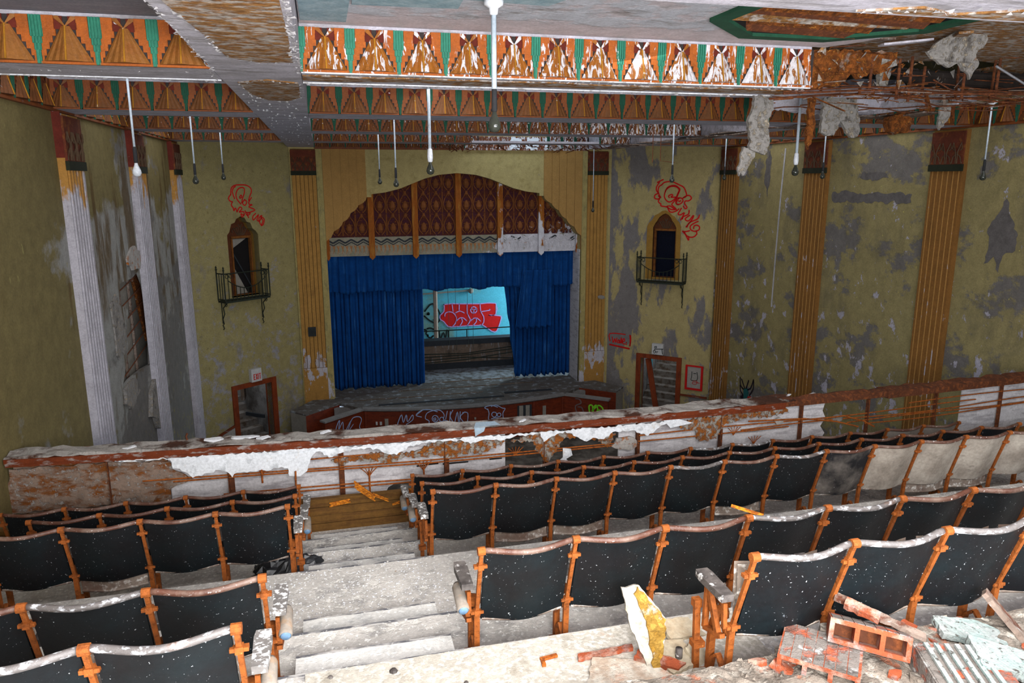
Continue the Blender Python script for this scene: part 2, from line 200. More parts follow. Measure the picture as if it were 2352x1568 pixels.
# ---------------------------------------------------------------- mesh helpers
def tag(o, label=None, cat=None, group=None, kind=None):
    if label: o['label'] = label
    if cat: o['category'] = cat
    if group: o['group'] = group
    if kind: o['kind'] = kind
    return o
def empty(name, loc=(0, 0, 0), label=None, cat=None, group=None, rz=0):
    o = bpy.data.objects.new(name, None); COL.objects.link(o); o.location = loc; o.rotation_euler = (0, 0, rz); o.empty_display_size = .1
    return tag(o, label, cat, group)
class MB:
    def __init__(s): s.v = []; s.f = []; s.m = []; s.mi = 0; s.T = None
    def add(s, vs, fs):
        n = len(s.v); s.v += [tuple(s.T @ Vector(p)) if s.T else tuple(p) for p in vs]
        s.f += [tuple(i + n for i in f) for f in fs]; s.m += [s.mi] * len(fs); return s
    def box(s, a, b):
        (x0, y0, z0), (x1, y1, z1) = a, b
        return s.add([(x0, y0, z0), (x1, y0, z0), (x1, y1, z0), (x0, y1, z0), (x0, y0, z1), (x1, y0, z1), (x1, y1, z1), (x0, y1, z1)],
                     [(0, 3, 2, 1), (4, 5, 6, 7), (0, 1, 5, 4), (1, 2, 6, 5), (2, 3, 7, 6), (3, 0, 4, 7)])
    def bar(s, p, q, w, h, up=(0, 0, 1)):
        p = Vector(p); q = Vector(q); d = (q - p).normalized(); up = Vector(up)
        if abs(d.dot(up)) > .98: up = Vector((0, 1, 0))
        a = d.cross(up).normalized() * w / 2; c = a.cross(d).normalized() * h / 2
        vs = [e + sx * a + sz * c for e in (p, q) for sx, sz in ((-1, -1), (1, -1), (1, 1), (-1, 1))]
        return s.add(vs, [(0, 1, 2, 3), (7, 6, 5, 4), (0, 4, 5, 1), (1, 5, 6, 2), (2, 6, 7, 3), (3, 7, 4, 0)])
    def tube(s, pts, r, n=6, cap=True):
        pts = [Vector(p) for p in pts]; k = len(pts); rs = r if isinstance(r, (list, tuple)) else [r] * k; vs = []; fs = []
        for i, p in enumerate(pts):
            d = (pts[min(i + 1, k - 1)] - pts[max(i - 1, 0)]); d = d.normalized() if d.length > 1e-9 else Vector((0, 0, 1))
            u = Vector((0, 0, 1)) if abs(d.z) < .9 else Vector((0, 1, 0)); a = d.cross(u).normalized(); c = a.cross(d)
            vs += [p + rs[i] * (math.cos(2 * math.pi * j / n) * a + math.sin(2 * math.pi * j / n) * c) for j in range(n)]
        for i in range(k - 1):
            for j in range(n):
                fs.append((i * n + j, i * n + (j + 1) % n, (i + 1) * n + (j + 1) % n, (i + 1) * n + j))
        if cap: fs += [tuple(range(n))[::-1], tuple(range((k - 1) * n, k * n))]
        return s.add(vs, fs)
    def lathe(s, prof, c=(0, 0, 0), n=10):
        vs = [(c[0] + r * math.cos(2 * math.pi * j / n), c[1] + r * math.sin(2 * math.pi * j / n), c[2] + z) for r, z in prof for j in range(n)]
        fs = [(i * n + j, i * n + (j + 1) % n, (i + 1) * n + (j + 1) % n, (i + 1) * n + j) for i in range(len(prof) - 1) for j in range(n)]
        fs += [tuple(range(n))[::-1], tuple(range((len(prof) - 1) * n, len(prof) * n))]
        return s.add(vs, fs)
    def grid(s, nu, nv, f):
        vs = [f(i / nu, j / nv) for i in range(nu + 1) for j in range(nv + 1)]
        return s.add(vs, [(i * (nv + 1) + j, (i + 1) * (nv + 1) + j, (i + 1) * (nv + 1) + j + 1, i * (nv + 1) + j + 1) for i in range(nu) for j in range(nv)])
    def plate(s, outer, f, d, holes=()):
        """flat slab: 2-D outline (with holes) mapped to 3-D by f and given thickness along the vector d"""
        loops = [list(outer)] + [list(h) for h in holes]; d = Vector(d)
        flat = [p for l in loops for p in l]; n = len(flat)
        tri = tessellate_polygon([[Vector((p[0], p[1], 0)) for p in l] for l in loops])
        vs = [Vector(f(*p)) for p in flat]; vs += [v + d for v in vs]; fs = [tuple(t) for t in tri] + [tuple(i + n for i in t[::-1]) for t in tri]
        k = 0
        for l in loops:
            m = len(l); fs += [(k + i, k + (i + 1) % m, k + (i + 1) % m + n, k + i + n) for i in range(m)]; k += m
        return s.add(vs, fs)
    def strip(s, pts, w, nrm):
        nrm = Vector(nrm).normalized(); pts = [Vector(p) for p in pts]
        side = []
        for i, p in enumerate(pts):
            d = pts[min(i + 1, len(pts) - 1)] - pts[max(i - 1, 0)]; side.append(nrm.cross(d).normalized() * w / 2 if d.length > 1e-9 else Vector((0, 0, w / 2)))
        vs = [q for p, a in zip(pts, side) for q in (p - a, p + a)]
        return s.add(vs, [(2 * i, 2 * i + 1, 2 * i + 3, 2 * i + 2) for i in range(len(pts) - 1)])
    def build(s, name, mats, parent=None, loc=None, smooth=False, fix=False):
        me = bpy.data.meshes.new(name); me.from_pydata([tuple(p) for p in s.v], [], s.f)
        for m in (mats if isinstance(mats, (list, tuple)) else [mats]): me.materials.append(M[m] if isinstance(m, str) else m)
        if any(s.m): me.polygons.foreach_set('material_index', s.m)
        if smooth: me.polygons.foreach_set('use_smooth', [True] * len(me.polygons))
        if fix:
            b = bmesh.new(); b.from_mesh(me); bmesh.ops.recalc_face_normals(b, faces=b.faces); b.to_mesh(me); b.free()
        me.update(); o = bpy.data.objects.new(name, me); COL.objects.link(o)
        if parent: o.parent = parent
        if loc is not None: o.location = loc
        return o
def copy_tree(o, parent=None):
    c = o.copy(); COL.objects.link(c)
    if parent: c.parent = parent
    for ch in o.children: copy_tree(ch, c)
    return c
def inst(o, name, parent, loc, rz=0):
    c = bpy.data.objects.new(name, o.data); COL.objects.link(c); c.parent = parent; c.location = loc; c.rotation_euler = (0, 0, rz); return c
def smooth_line(pts, k=4):
    if len(pts) < 3: return pts
    out = []
    for i in range(len(pts) - 1):
        p0 = pts[max(i - 1, 0)]; p1 = pts[i]; p2 = pts[i + 1]; p3 = pts[min(i + 2, len(pts) - 1)]
        for j in range(k):
            t = j / k; out.append(tuple(.5 * ((2 * b) + (-a + c) * t + (2 * a - 5 * b + 4 * c - d) * t * t + (-a + 3 * b - 3 * c + d) * t ** 3) for a, b, c, d in zip(p0, p1, p2, p3)))
    return out + [pts[-1]]
def jag(a, b, n, amp, seed):
    r = random.Random(seed); return [(a[0] + (b[0] - a[0]) * i / n + (r.uniform(-amp, amp) * .4 if 0 < i < n else 0), a[1] + (b[1] - a[1]) * i / n + (r.uniform(-amp, amp) if 0 < i < n else 0)) for i in range(n + 1)]
def blob(cx, cy, rx, ry, n, rough, seed):
    r = random.Random(seed); return [(cx + rx * math.cos(2 * math.pi * i / n) * (1 + r.uniform(-rough, rough)), cy + ry * math.sin(2 * math.pi * i / n) * (1 + r.uniform(-rough, rough))) for i in range(n)]
def rough(poly, step=.035, amp=.018, seed=1):
    """break a polygon's edges up into small irregular bites"""
    r = random.Random(seed); out = []
    for (ax, ay), (cx, cy) in zip(poly, poly[1:] + poly[:1]):
        L_ = math.hypot(cx - ax, cy - ay); n = max(1, int(L_ / step)); nx, ny = (-(cy - ay) / (L_ or 1), (cx - ax) / (L_ or 1)); out.append((ax, ay))
        for i in range(1, n):
            k = r.uniform(-amp, amp); out.append((ax + (cx - ax) * i / n + nx * k, ay + (cy - ay) * i / n + ny * k))
    return out
H = .91; XL = -3.3; XR = 11.1; FLOOR = -7.45; STAGE = -6.33
# ---- measured outlines and strokes (in the plane of the surface they lie on)
NICHE_L = [[(1.13,-1.33),(1.23,-1.29),(1.29,-1.08),(1.39,-1.06),(1.42,-0.98),(1.52,-0.92),(1.66,-0.93),(1.73,-1.06),(1.84,-1.06),(1.88,-1.18),(2.01,-1.29),(2.07,-1.38),(2.02,-3.01),(1.11,-3.04)]]
NICHE_L_OPEN = [[(1.14,-1.44),(1.87,-1.48),(1.84,-2.93),(1.11,-3.02)]]
GRAF_L = [[(1.33,-0.34),(1.36,-0.18),(1.47,-0.11),(1.64,-0.1),(1.8,-0.11),(1.92,-0.18),(1.94,-0.28),(1.88,-0.4),(1.84,-0.5)],[(1.43,-0.45),(1.38,-0.28),(1.42,-0.18),(1.48,-0.14)],[(1.33,-0.34),(1.26,-0.42),(1.28,-0.5),(1.36,-0.53)],[(1.6,-0.59),(1.5,-0.47),(1.48,-0.34),(1.54,-0.22),(1.64,-0.17),(1.73,-0.19),(1.73,-0.3),(1.66,-0.46),(1.63,-0.56)],[(1.58,-0.41),(1.63,-0.36),(1.64,-0.42),(1.58,-0.44)],[(1.72,-0.48),(1.78,-0.54),(1.72,-0.63),(1.65,-0.57),(1.72,-0.48)],[(1.93,-0.43),(1.84,-0.55),(1.86,-0.61),(1.94,-0.62),(1.83,-0.67),(2.01,-0.76),(1.78,-0.84),(1.8,-0.95)],[(1.36,-0.53),(1.32,-0.61),(1.37,-0.69),(1.38,-0.76),(1.43,-0.69),(1.47,-0.79)],[(1.47,-0.79),(1.56,-0.67),(1.62,-0.72),(1.53,-0.8),(1.66,-0.79),(1.67,-0.89),(1.58,-0.84),(1.61,-0.93),(1.67,-0.86)],[(1.71,-0.77),(1.76,-0.89),(1.86,-0.84),(1.74,-0.81)],[(2.02,-0.85),(1.93,-0.93),(1.94,-1.02),(2.05,-0.93),(2.11,-0.89),(2.05,-1.02),(2.13,-1.05),(2.21,-0.91),(2.11,-0.99),(2.16,-1.16),(2.23,-1.05),(2.17,-0.96),(2.27,-1),(2.24,-1.14),(2.17,-1.18)]]
BALC_L = [[(0.73,-2.32),(2,-2.33),(0.74,-3.03),(2.09,-3.05)]]
BALC_R = [[(1.05,-2.3),(2.47,-2.28),(1.06,-3.02),(2.49,-2.99),(1.14,-3.64),(2.52,-3.62)]]
BRK_L = [[(0.97,-3.79),(2.27,-3.76)]]
DOOR_L = [[(0.88,-5.42),(2.27,-5.4),(2.17,-7.25),(0.96,-6.99)],[(1.04,-5.51),(2.11,-5.55),(1.33,-5.57)]]
EXIT_L = [[(1.46,-5.03),(1.76,-5.04),(1.74,-5.39),(1.44,-5.38)]]
NICHE_R = [[(1.21,-1.37),(1.27,-1.26),(1.36,-1.18),(1.44,-1.04),(1.55,-0.99),(1.66,-0.91),(1.77,-0.89),(1.89,-0.94),(1.96,-1.02),(2.06,-1.07),(2.1,-1.16),(2.2,-1.23),(2.24,-1.36),(2.27,-2.96),(1.2,-2.97)],[(1.43,-1.45),(2.14,-1.43),(2.16,-2.75),(1.45,-2.76)]]
GRAF_R = [[(1.48,-0.07),(1.65,0.01)],[(1.62,-0.14),(1.7,-0.07),(1.92,-0.05),(2.14,-0.14),(2.28,-0.21),(2.35,-0.33),(2.38,-0.46),(2.28,-0.52)],[(1.54,-0.07),(1.46,-0.2),(1.46,-0.31),(1.52,-0.38)],[(1.62,-0.14),(1.53,-0.2),(1.51,-0.33),(1.55,-0.44),(1.6,-0.51)],[(1.5,-0.4),(1.42,-0.44),(1.41,-0.53),(1.5,-0.56),(1.57,-0.53),(1.53,-0.46)],[(1.57,-0.53),(1.53,-0.62),(1.56,-0.67),(1.61,-0.7),(1.62,-0.76),(1.8,-0.79),(1.85,-0.86),(1.88,-0.91),(1.96,-0.94),(2.09,-0.9),(2.17,-0.84)],[(1.72,-0.38),(1.77,-0.27),(1.9,-0.19),(2.06,-0.2),(2.15,-0.28),(2.12,-0.38),(2.07,-0.5),(1.97,-0.6),(1.86,-0.64),(1.77,-0.59),(1.71,-0.49),(1.72,-0.38)],[(1.73,-0.33),(1.82,-0.2),(2.01,-0.16),(2.14,-0.23),(2.17,-0.3),(2.1,-0.48),(2.07,-0.66),(2.14,-0.72)],[(1.86,-0.51),(1.84,-0.46),(1.94,-0.42),(1.96,-0.46),(1.91,-0.5),(2.05,-0.5)],[(2.13,-0.52),(2.24,-0.53),(2.28,-0.61),(2.19,-0.7),(2.08,-0.69),(2.11,-0.59),(2.16,-0.53)],[(2.15,-0.61),(2.19,-0.62),(2.21,-0.6)],[(2.1,-0.53),(2,-0.64),(1.95,-0.72),(2.06,-0.82),(2.09,-0.86)],[(1.8,-0.77),(1.9,-0.76),(2.01,-0.83),(2.06,-0.86),(1.93,-0.86),(1.82,-0.8)],[(2.28,-0.52),(2.37,-0.46),(2.47,-0.45),(2.53,-0.53),(2.45,-0.6),(2.35,-0.61),(2.34,-0.69),(2.41,-0.79),(2.36,-0.83),(2.3,-0.76)],[(2.24,-0.82),(2.2,-0.9),(2.15,-0.99),(2.23,-1.01),(2.34,-0.95),(2.24,-1.16)],[(2.48,-0.88),(2.46,-0.99),(2.32,-1.06),(2.29,-1.13)],[(2.5,-1.02),(2.37,-1.13),(2.48,-1.18),(2.61,-1.02),(2.59,-1.12),(2.41,-1.36)],[(2.79,-1.01),(2.74,-1.12),(2.51,-1.23),(2.44,-1.36)],[(2.76,-1.19),(2.64,-1.25),(2.54,-1.33),(2.55,-1.43),(2.66,-1.48),(2.79,-1.44),(2.81,-1.35),(2.73,-1.3),(2.65,-1.33),(2.64,-1.4)],[(2.31,-1.49),(2.48,-1.64),(2.64,-1.65),(2.74,-1.56),(2.72,-1.48)],[(2.31,-1.49),(2.39,-1.5),(2.52,-1.47)],[(2.36,-1.5),(2.5,-1.75),(2.5,-1.64)]]
WALE = [[(0.1,-5.05),(0.09,-4.81),(0.61,-4.79)],[(0.09,-5.16),(0.76,-5.23)],[(0.09,-5.18),(0.76,-5.25)],[(0.76,-4.8),(0.78,-4.98),(0.77,-5.15)],[(0.79,-4.81),(0.8,-4.98),(0.78,-5.15)],[(0.17,-4.92),(0.21,-5.1),(0.26,-4.95),(0.29,-5.09),(0.33,-4.94)],[(0.4,-4.98),(0.35,-5.04),(0.37,-5.09),(0.41,-5.05),(0.42,-4.99),(0.43,-5.09)],[(0.46,-5.08),(0.48,-4.9),(0.5,-5.08)],[(0.51,-5.03),(0.59,-5.01),(0.58,-4.93),(0.53,-4.97),(0.54,-5.09),(0.62,-5.1)],[(0.65,-5.04),(0.66,-5.06)],[(0.65,-5.1),(0.66,-5.11)]]
DOOR_R = [[(1.01,-5.33),(2.46,-5.33),(2.43,-7.01),(1.15,-7.23)],[(1.25,-5.48),(2.32,-5.43),(2.32,-6.95)],[(1.27,-5.48),(1.44,-5.48),(1.82,-6.93),(1.64,-7.05)]]
EXIT_R = [[(1.54,-5),(1.88,-4.96),(1.9,-5.3),(1.56,-5.3)],[(1.63,-5.05),(1.7,-5.04),(1.7,-5.08),(1.63,-5.09)],[(1.64,-5.15),(1.59,-5.2),(1.62,-5.26),(1.67,-5.24)],[(1.62,-5.13),(1.91,-5.1)],[(1.67,-5.21),(1.74,-5.19),(1.7,-5.25)],[(1.87,-5.1),(1.89,-5.27)]]
POSTER = [[(2.63,-5.53),(3.15,-5.53),(3.15,-6.28),(2.61,-6.3)],[(2.81,-5.72),(2.81,-5.86),(2.79,-5.98),(2.84,-6),(2.97,-5.98),(2.99,-5.86),(2.96,-5.72)],[(2.86,-5.78),(2.94,-5.77)],[(2.84,-6.01),(2.97,-6),(2.96,-6.1),(2.84,-6.1),(2.88,-6.04),(3.06,-6.06)]]
DADO_R = [[(2.41,-6.49),(3.27,-6.48),(3.62,-6.63)]]
ANTLER = [[(17.76,-5.66),(17.54,-5.6),(17.49,-5.73),(17.57,-5.95),(17.72,-5.99)],[(17.9,-5.91),(17.74,-5.84),(17.72,-6.01),(17.87,-6.05)],[(17.53,-5.83),(17.37,-5.78),(17.36,-5.88),(17.57,-5.96)],[(17.96,-5.4),(17.92,-5.61),(17.76,-5.68)],[(17.88,-5.43),(17.7,-5.64)],[(17.53,-5.38),(17.63,-5.62)],[(17.3,-5.3),(17.4,-5.54),(17.54,-5.64)],[(17.94,-5.62),(17.9,-5.76),(17.77,-5.85)],[(17.29,-5.34),(17.29,-5.55),(17.44,-5.77)]]
BACKRED = [[(4.2,-4.48),(4.5,-4.46),(4.77,-4.48),(5.07,-4.49),(5.57,-4.51),(6.16,-4.52),(6.15,-4.95),(5.89,-4.95),(6.35,-5.01),(6.35,-5.17),(6.19,-5.58),(5.99,-5.57),(5.66,-5.33),(5.47,-5.33),(5.05,-5.32),(4.83,-5.33),(4.61,-5.33),(4.34,-5.32),(4.18,-5.12),(4.05,-5.03),(4.05,-4.87),(4.19,-4.74)]]
BACKLINES = [[(4.5,-4.48),(4.53,-4.75)],[(4.77,-4.49),(4.76,-4.73)],[(5.07,-4.5),(5.07,-4.86),(5.18,-5.08),(5.11,-5.24),(5.05,-5.31)],[(5.56,-4.52),(5.58,-4.8),(5.69,-5),(5.69,-5.22),(5.61,-5.32)],[(4.22,-4.93),(4.24,-4.81),(4.38,-4.76),(4.54,-4.81),(4.65,-4.98),(4.62,-5.19),(4.51,-5.31)],[(4.62,-4.81),(4.79,-4.75),(4.95,-4.83)],[(4.67,-5.11),(4.78,-5.01),(4.92,-5.02),(5.03,-5.13)],[(4.84,-5.03),(4.88,-5.15),(4.78,-5.31)],[(5.19,-5.14),(5.31,-5.05),(5.44,-5.05),(5.57,-5.17)],[(5.4,-5.05),(5.41,-5.18),(5.3,-5.3)],[(5.58,-4.81),(5.92,-4.77),(5.92,-4.73)],[(5.44,-4.74),(5.38,-4.84),(5.25,-4.84),(5.19,-4.73),(5.26,-4.62),(5.38,-4.63),(5.44,-4.74)],[(5.32,-4.73),(5.32,-4.86)],[(5.32,-4.73),(5.21,-4.67)],[(5.32,-4.73),(5.43,-4.68)]]
BACKBLACK = [[(3.48,-4.7),(3.77,-4.43),(4.05,-4.85),(3.94,-5.16),(3.67,-5.07),(3.46,-4.88)],[(3.57,-4.82),(3.61,-4.76),(3.64,-4.82),(3.6,-4.83)],[(3.81,-5.04),(3.91,-5.08),(3.93,-5.19),(3.83,-5.24),(3.94,-5.3),(3.93,-5.43),(3.82,-5.47)],[(3.45,-5.39),(3.53,-5.44),(3.5,-5.55),(3.58,-5.61)],[(3.56,-5.36),(3.67,-5.34),(3.8,-5.4)],[(3.55,-5.63),(3.66,-5.72),(3.77,-5.64)],[(3.99,-5.46),(4.03,-5.77),(4.15,-5.53),(4.22,-5.75),(4.29,-5.45)],[(4.35,-5.48),(4.35,-5.78),(4.48,-5.78)]]
APRON_G = [[(1.75,-6.86),(1.8,-6.68),(1.89,-6.5),(1.93,-6.73),(2.02,-6.5),(2.05,-6.71),(2.19,-6.51),(2.2,-6.64),(2.1,-6.73),(2.01,-6.8),(2.18,-6.87)],[(1.75,-6.86),(1.84,-6.93),(2.13,-6.94),(2.24,-6.85)],[(2.89,-6.44),(2.66,-6.37),(2.45,-6.38),(2.29,-6.52),(2.44,-6.58)],[(2.29,-6.52),(2.47,-6.38)],[(2.62,-6.86),(2.65,-6.71),(2.55,-6.63),(2.59,-6.48),(2.74,-6.41),(2.96,-6.4),(3.08,-6.54),(3.06,-6.68),(3.17,-6.73)],[(2.91,-6.65),(2.9,-6.69),(2.86,-6.73),(2.82,-6.74),(2.78,-6.72),(2.75,-6.69),(2.74,-6.64),(2.75,-6.6),(2.78,-6.56),(2.83,-6.55),(2.87,-6.57),(2.9,-6.6),(2.91,-6.65)],[(2.84,-6.65),(2.84,-6.68),(2.81,-6.69),(2.79,-6.67),(2.78,-6.65),(2.79,-6.63),(2.82,-6.62),(2.84,-6.63),(2.84,-6.65)],[(3.07,-6.68),(3.06,-6.71),(3.04,-6.73),(3.01,-6.74),(2.98,-6.73),(2.95,-6.71),(2.95,-6.67),(2.96,-6.64),(2.98,-6.62),(3.01,-6.61),(3.04,-6.62),(3.06,-6.65),(3.07,-6.68)],[(2.82,-6.8),(2.95,-6.79),(3.01,-6.84),(2.86,-6.85)],[(3.17,-6.44),(3.12,-6.68)],[(3.26,-6.46),(3.23,-6.78)],[(3.33,-6.42),(3.25,-6.6),(3.34,-6.79)],[(3.38,-6.79),(3.46,-6.48),(3.49,-6.8)],[(3.54,-6.48),(3.52,-6.78)],[(3.68,-6.49),(3.54,-6.64),(3.67,-6.84)],[(3.61,-6.51),(3.76,-6.54),(3.74,-6.86)]]
APRON_G2 = [[(4.65,-6.44),(4.46,-6.37),(4.26,-6.41),(4.35,-6.48)],[(4.35,-6.46),(4.39,-6.6),(4.37,-6.76),(4.44,-6.86)],[(4.46,-6.4),(4.6,-6.37),(4.79,-6.48),(4.88,-6.51),(4.81,-6.64),(4.83,-6.83)],[(4.62,-6.66),(4.61,-6.7),(4.58,-6.72),(4.54,-6.73),(4.51,-6.71),(4.48,-6.68),(4.47,-6.64),(4.48,-6.61),(4.51,-6.58),(4.54,-6.58),(4.58,-6.59),(4.61,-6.62),(4.62,-6.66)],[(4.75,-6.68),(4.74,-6.71),(4.72,-6.73),(4.69,-6.73),(4.66,-6.72),(4.64,-6.7),(4.64,-6.67),(4.64,-6.64),(4.66,-6.63),(4.69,-6.62),(4.72,-6.63),(4.74,-6.65),(4.75,-6.68)],[(4.46,-6.77),(4.64,-6.76),(4.78,-6.85)]]
APRON_misc = [[(1.17,-6.72),(1.22,-6.72),(1.22,-6.81),(1.17,-6.81)],[(1.29,-6.72),(1.34,-6.72),(1.34,-6.81),(1.28,-6.81)],[(1.43,-6.63),(1.52,-6.63),(1.51,-6.97),(1.42,-6.97)],[(5.28,-6.49),(5.72,-6.5),(5.72,-6.95),(5.28,-6.89)],[(6.1,-6.6),(6.2,-6.62),(6.2,-7),(6.1,-6.98)],[(3.96,-6.7),(4.01,-6.7)]]
WING_L = [[(0.31,-6.74),(0.41,-6.53),(0.5,-6.44),(0.45,-6.69),(0.6,-6.51),(0.61,-6.78)],[(0.69,-6.8),(0.9,-6.55),(0.77,-6.83),(0.98,-6.68)],[(0.87,-6.61),(0.99,-6.49),(1.21,-6.52),(1.29,-6.63),(1.2,-6.81),(1.25,-6.92),(1.13,-6.97)]]
WING_Rg = [[(0.79,-6.85),(0.76,-6.61),(0.86,-6.58),(0.89,-6.79),(0.91,-6.62),(1,-6.56),(1.05,-6.77)],[(0.86,-6.74),(1.05,-6.55),(1.19,-6.63),(1.17,-6.8),(1.03,-6.79),(1.03,-6.7),(1.1,-6.69)]]
WING_Rgrey = [[(0.33,-6.43),(0.45,-6.44),(0.5,-6.55),(0.33,-6.66),(0.38,-6.85),(0.58,-6.87),(0.53,-6.69),(0.41,-6.68)]]
LW_HOLE = [[(13.45,-1.65),(14.27,-1.67),(14.82,-1.59),(15.11,-1.89),(15.29,-2.58),(15.02,-3.4),(14.31,-3.32),(13.42,-3.28),(12.85,-3.33),(13.07,-3.16),(13.52,-2.73),(13.52,-2.5),(13.78,-2.15),(13.26,-1.97)]]
LW_RUST = [[(14.97,-1.65),(15.68,-1.7),(15.75,-2.66),(15.12,-2.89),(14.76,-2.59),(14.65,-2.08)]]
HANG1 = [[(4.64,0.86),(4.87,0.88),(4.9,0.77),(4.82,0.67),(4.82,0.32),(4.77,0.29),(4.71,0.3),(4.62,0.07),(4.56,0.1),(4.57,0.32),(4.55,0.46),(4.58,0.69),(4.63,0.74)]]
HANG2 = [[(6.16,0.98),(6.66,1),(6.74,0.61),(6.62,0.53),(6.51,0.63),(6.41,0.71),(6.36,0.55),(6.2,0.58)]]
PL_EDGE = [(-2.24,-2.86),(-2.05,-2.86),(-1.95,-2.88),(-1.87,-2.86),(-1.70,-2.88),(-1.68,-2.98),(-1.61,-2.99),(-1.49,-3.10),(-1.22,-3.03),(-1.14,-3.06),(-1.09,-3.13),(-1.07,-3.09),(-0.87,-3.08),(-0.74,-3.08),(-0.65,-3.05),(-0.51,-3.07),(-0.50,-3.16),(-0.38,-3.17),(-0.31,-3.12),(-0.23,-2.93),(-0.16,-2.90),(-0.07,-2.98),(-0.03,-2.98),(0.09,-2.93),(0.28,-2.90),(0.48,-2.93),(0.52,-2.97),(0.67,-3.01),(0.74,-2.97),(0.80,-2.92),(1.16,-2.88),(1.41,-2.90),(1.51,-2.95),(1.66,-2.91),(1.87,-2.94),(2.03,-2.90),(2.34,-2.89),(2.38,-3.00),(2.48,-2.94),(2.64,-2.89),(2.91,-3.04),(2.99,-3.00),(3.13,-3.03),(3.24,-2.95),(3.50,-2.95),(3.70,-3.04),(3.84,-2.95),(3.97,-2.88)]
RUSTP1 = [(-3.27,-2.90),(-2.24,-2.89),(-1.72,-2.92),(-1.70,-3.01),(-1.50,-3.14),(-1.73,-3.23),(-1.82,-3.27),(-1.95,-3.38),(-2.20,-3.35),(-2.74,-3.38),(-3.34,-3.38)]
RUSTP2 = [(-0.05,-3.03),(0.14,-3.01),(0.57,-2.97),(0.82,-3.02),(1.12,-2.89),(1.88,-2.91),(1.94,-2.97),(1.62,-3.10),(1.52,-3.06),(1.31,-3.11),(1.11,-3.06),(0.91,-3.08),(0.77,-3.04),(0.62,-3.11),(0.14,-3.04),(0.09,-3.11)]
RUSTP3 = [(1.99,-2.97),(2.36,-2.87),(2.90,-2.92),(3.29,-2.98),(3.24,-3.07),(3.19,-3.16),(3.07,-3.04),(2.85,-2.99),(2.63,-3.00),(2.44,-3.29),(2.33,-3.14),(2.23,-2.99),(2.09,-2.98)]
RUSTP4 = [(4.04,-2.90),(4.69,-2.87),(5.43,-2.86),(5.62,-2.83),(5.69,-2.92),(5.38,-2.95),(5.00,-2.95),(4.76,-2.99),(4.65,-3.18),(4.41,-3.19),(4.34,-3.04),(4.16,-3.00)]
FUZZ = [(4.83,1.26),(5.31,1.30),(5.91,1.30),(5.91,1.16),(5.83,1.10),(5.64,1.11),(5.52,1.03),(5.38,1.08),(5.28,1.04),(5.22,0.94),(5.01,0.90),(4.88,0.91)]
SHEET = [(5.83,1.23),(5.92,1.34),(6.16,1.46),(6.45,1.44),(6.49,1.34),(6.43,1.21),(6.53,1.13),(6.39,0.98),(6.30,1.06),(6.21,1.13),(6.11,1.08),(6.00,1.11)]
LILAC = [(7.37,1.15),(8.28,1.44),(8.99,1.22),(8.79,1.04),(7.69,0.91),(7.40,0.91)]
# ================================================================ LARGE STRUCTURE
def st(o): return tag(o, kind='structure')
def yz(X): return lambda u, z: (X, u, z)
def xz(Y): return lambda x, z: (x, Y, z)
def xy(Z): return lambda x, y: (x, y, Z)
# --- side walls (plaster broken away between the left pilasters)
b = MB(); b.plate([(-1.5, FLOOR), (20.0, FLOOR), (20.0, 2.4), (-1.5, 2.4)], yz(XL), (-.06, 0, 0), [LW_HOLE[0]])
wl = st(b.build('wall_left', 'wall_left', fix=True))
b = MB(); b.box((XL - .32, 12.0, -3.9), (XL - .26, 18, -1.0)); b.box((XL - .3, 16.4, -3.9), (XL - .06, 16.5, -1.0)); b.build('backing_board', 'niche_grey', wl)
b = MB(); b.plate([(15.0, -1.5), (15.9, -1.6), (16.35, -1.9), (16.5, -2.9), (15.8, -3.1), (15.5, -2.5), (15.3, -2.0)], yz(XL - .24), (.05, 0, 0)); b.build('rusted_plaster', 'insul', wl)
for i in range(6):
    b = MB(); z = -1.8 - .28 * i; b.tube([(XL - .12, 12.7 + .05 * i, z - .12), (XL - .1, 14, z), (XL - .12, 16.3, z + .2)], .012, 5); b.build('lath_rod', 'rust_dark', wl)
for y in (14.2, 14.9):
    b = MB(); b.box((XL - .25, y, -3.6), (XL - .21, y + .06, -1.4)); b.build('stud', 'plank', wl)
for i, (cy, cz, ry, rz_) in enumerate(((13.0, -2.3, .34, .5), (14.5, -1.35, .55, .2), (13.3, -3.5, .45, .22), (15.5, -3.1, .25, .5), (14.9, -4.1, .5, .5))):
    b = MB(); b.plate(blob(cy, cz, ry, rz_, 13, .3, 30 + i), yz(XL + .004), (.025 + .012 * i, .0, 0)); b.build('peeling_plaster', 'grey_plaster' if i % 2 else 'hang_plaster', wl)
b = MB(); b.plate([(-1.5, FLOOR), (19.7, FLOOR), (19.7, 2.4), (-1.5, 2.4)], yz(XR), (.06, 0, 0)); wr = st(b.build('wall_right', 'wall_right', fix=True))
for i, q in enumerate((jag((12.35, -.28), (14.7, -.27), 14, .05, 41) + jag((14.7, -.46), (12.35, -.44), 14, .05, 42), blob(13.5, .07, .45, .08, 14, .3, 43), blob(17.3, .2, .12, .6, 12, .35, 44), blob(10.3, -.9, .3, .5, 14, .4, 45))):
    b = MB(); b.plate(rough(q, .06, .03, i), yz(XR - .001), (-.004, 0, 0)); b.build('bare_patch', 'bare_patch', wr, fix=True)
b = MB(); b.strip([(XR - .006, 16.6, .75), (XR - .006, 16.66, -.35), (XR - .006, 16.7, -1.8), (XR - .006, 16.72, -3.2)], .06, (-1, 0, 0)); b.build('pale_run', 'peel_grey', wr)
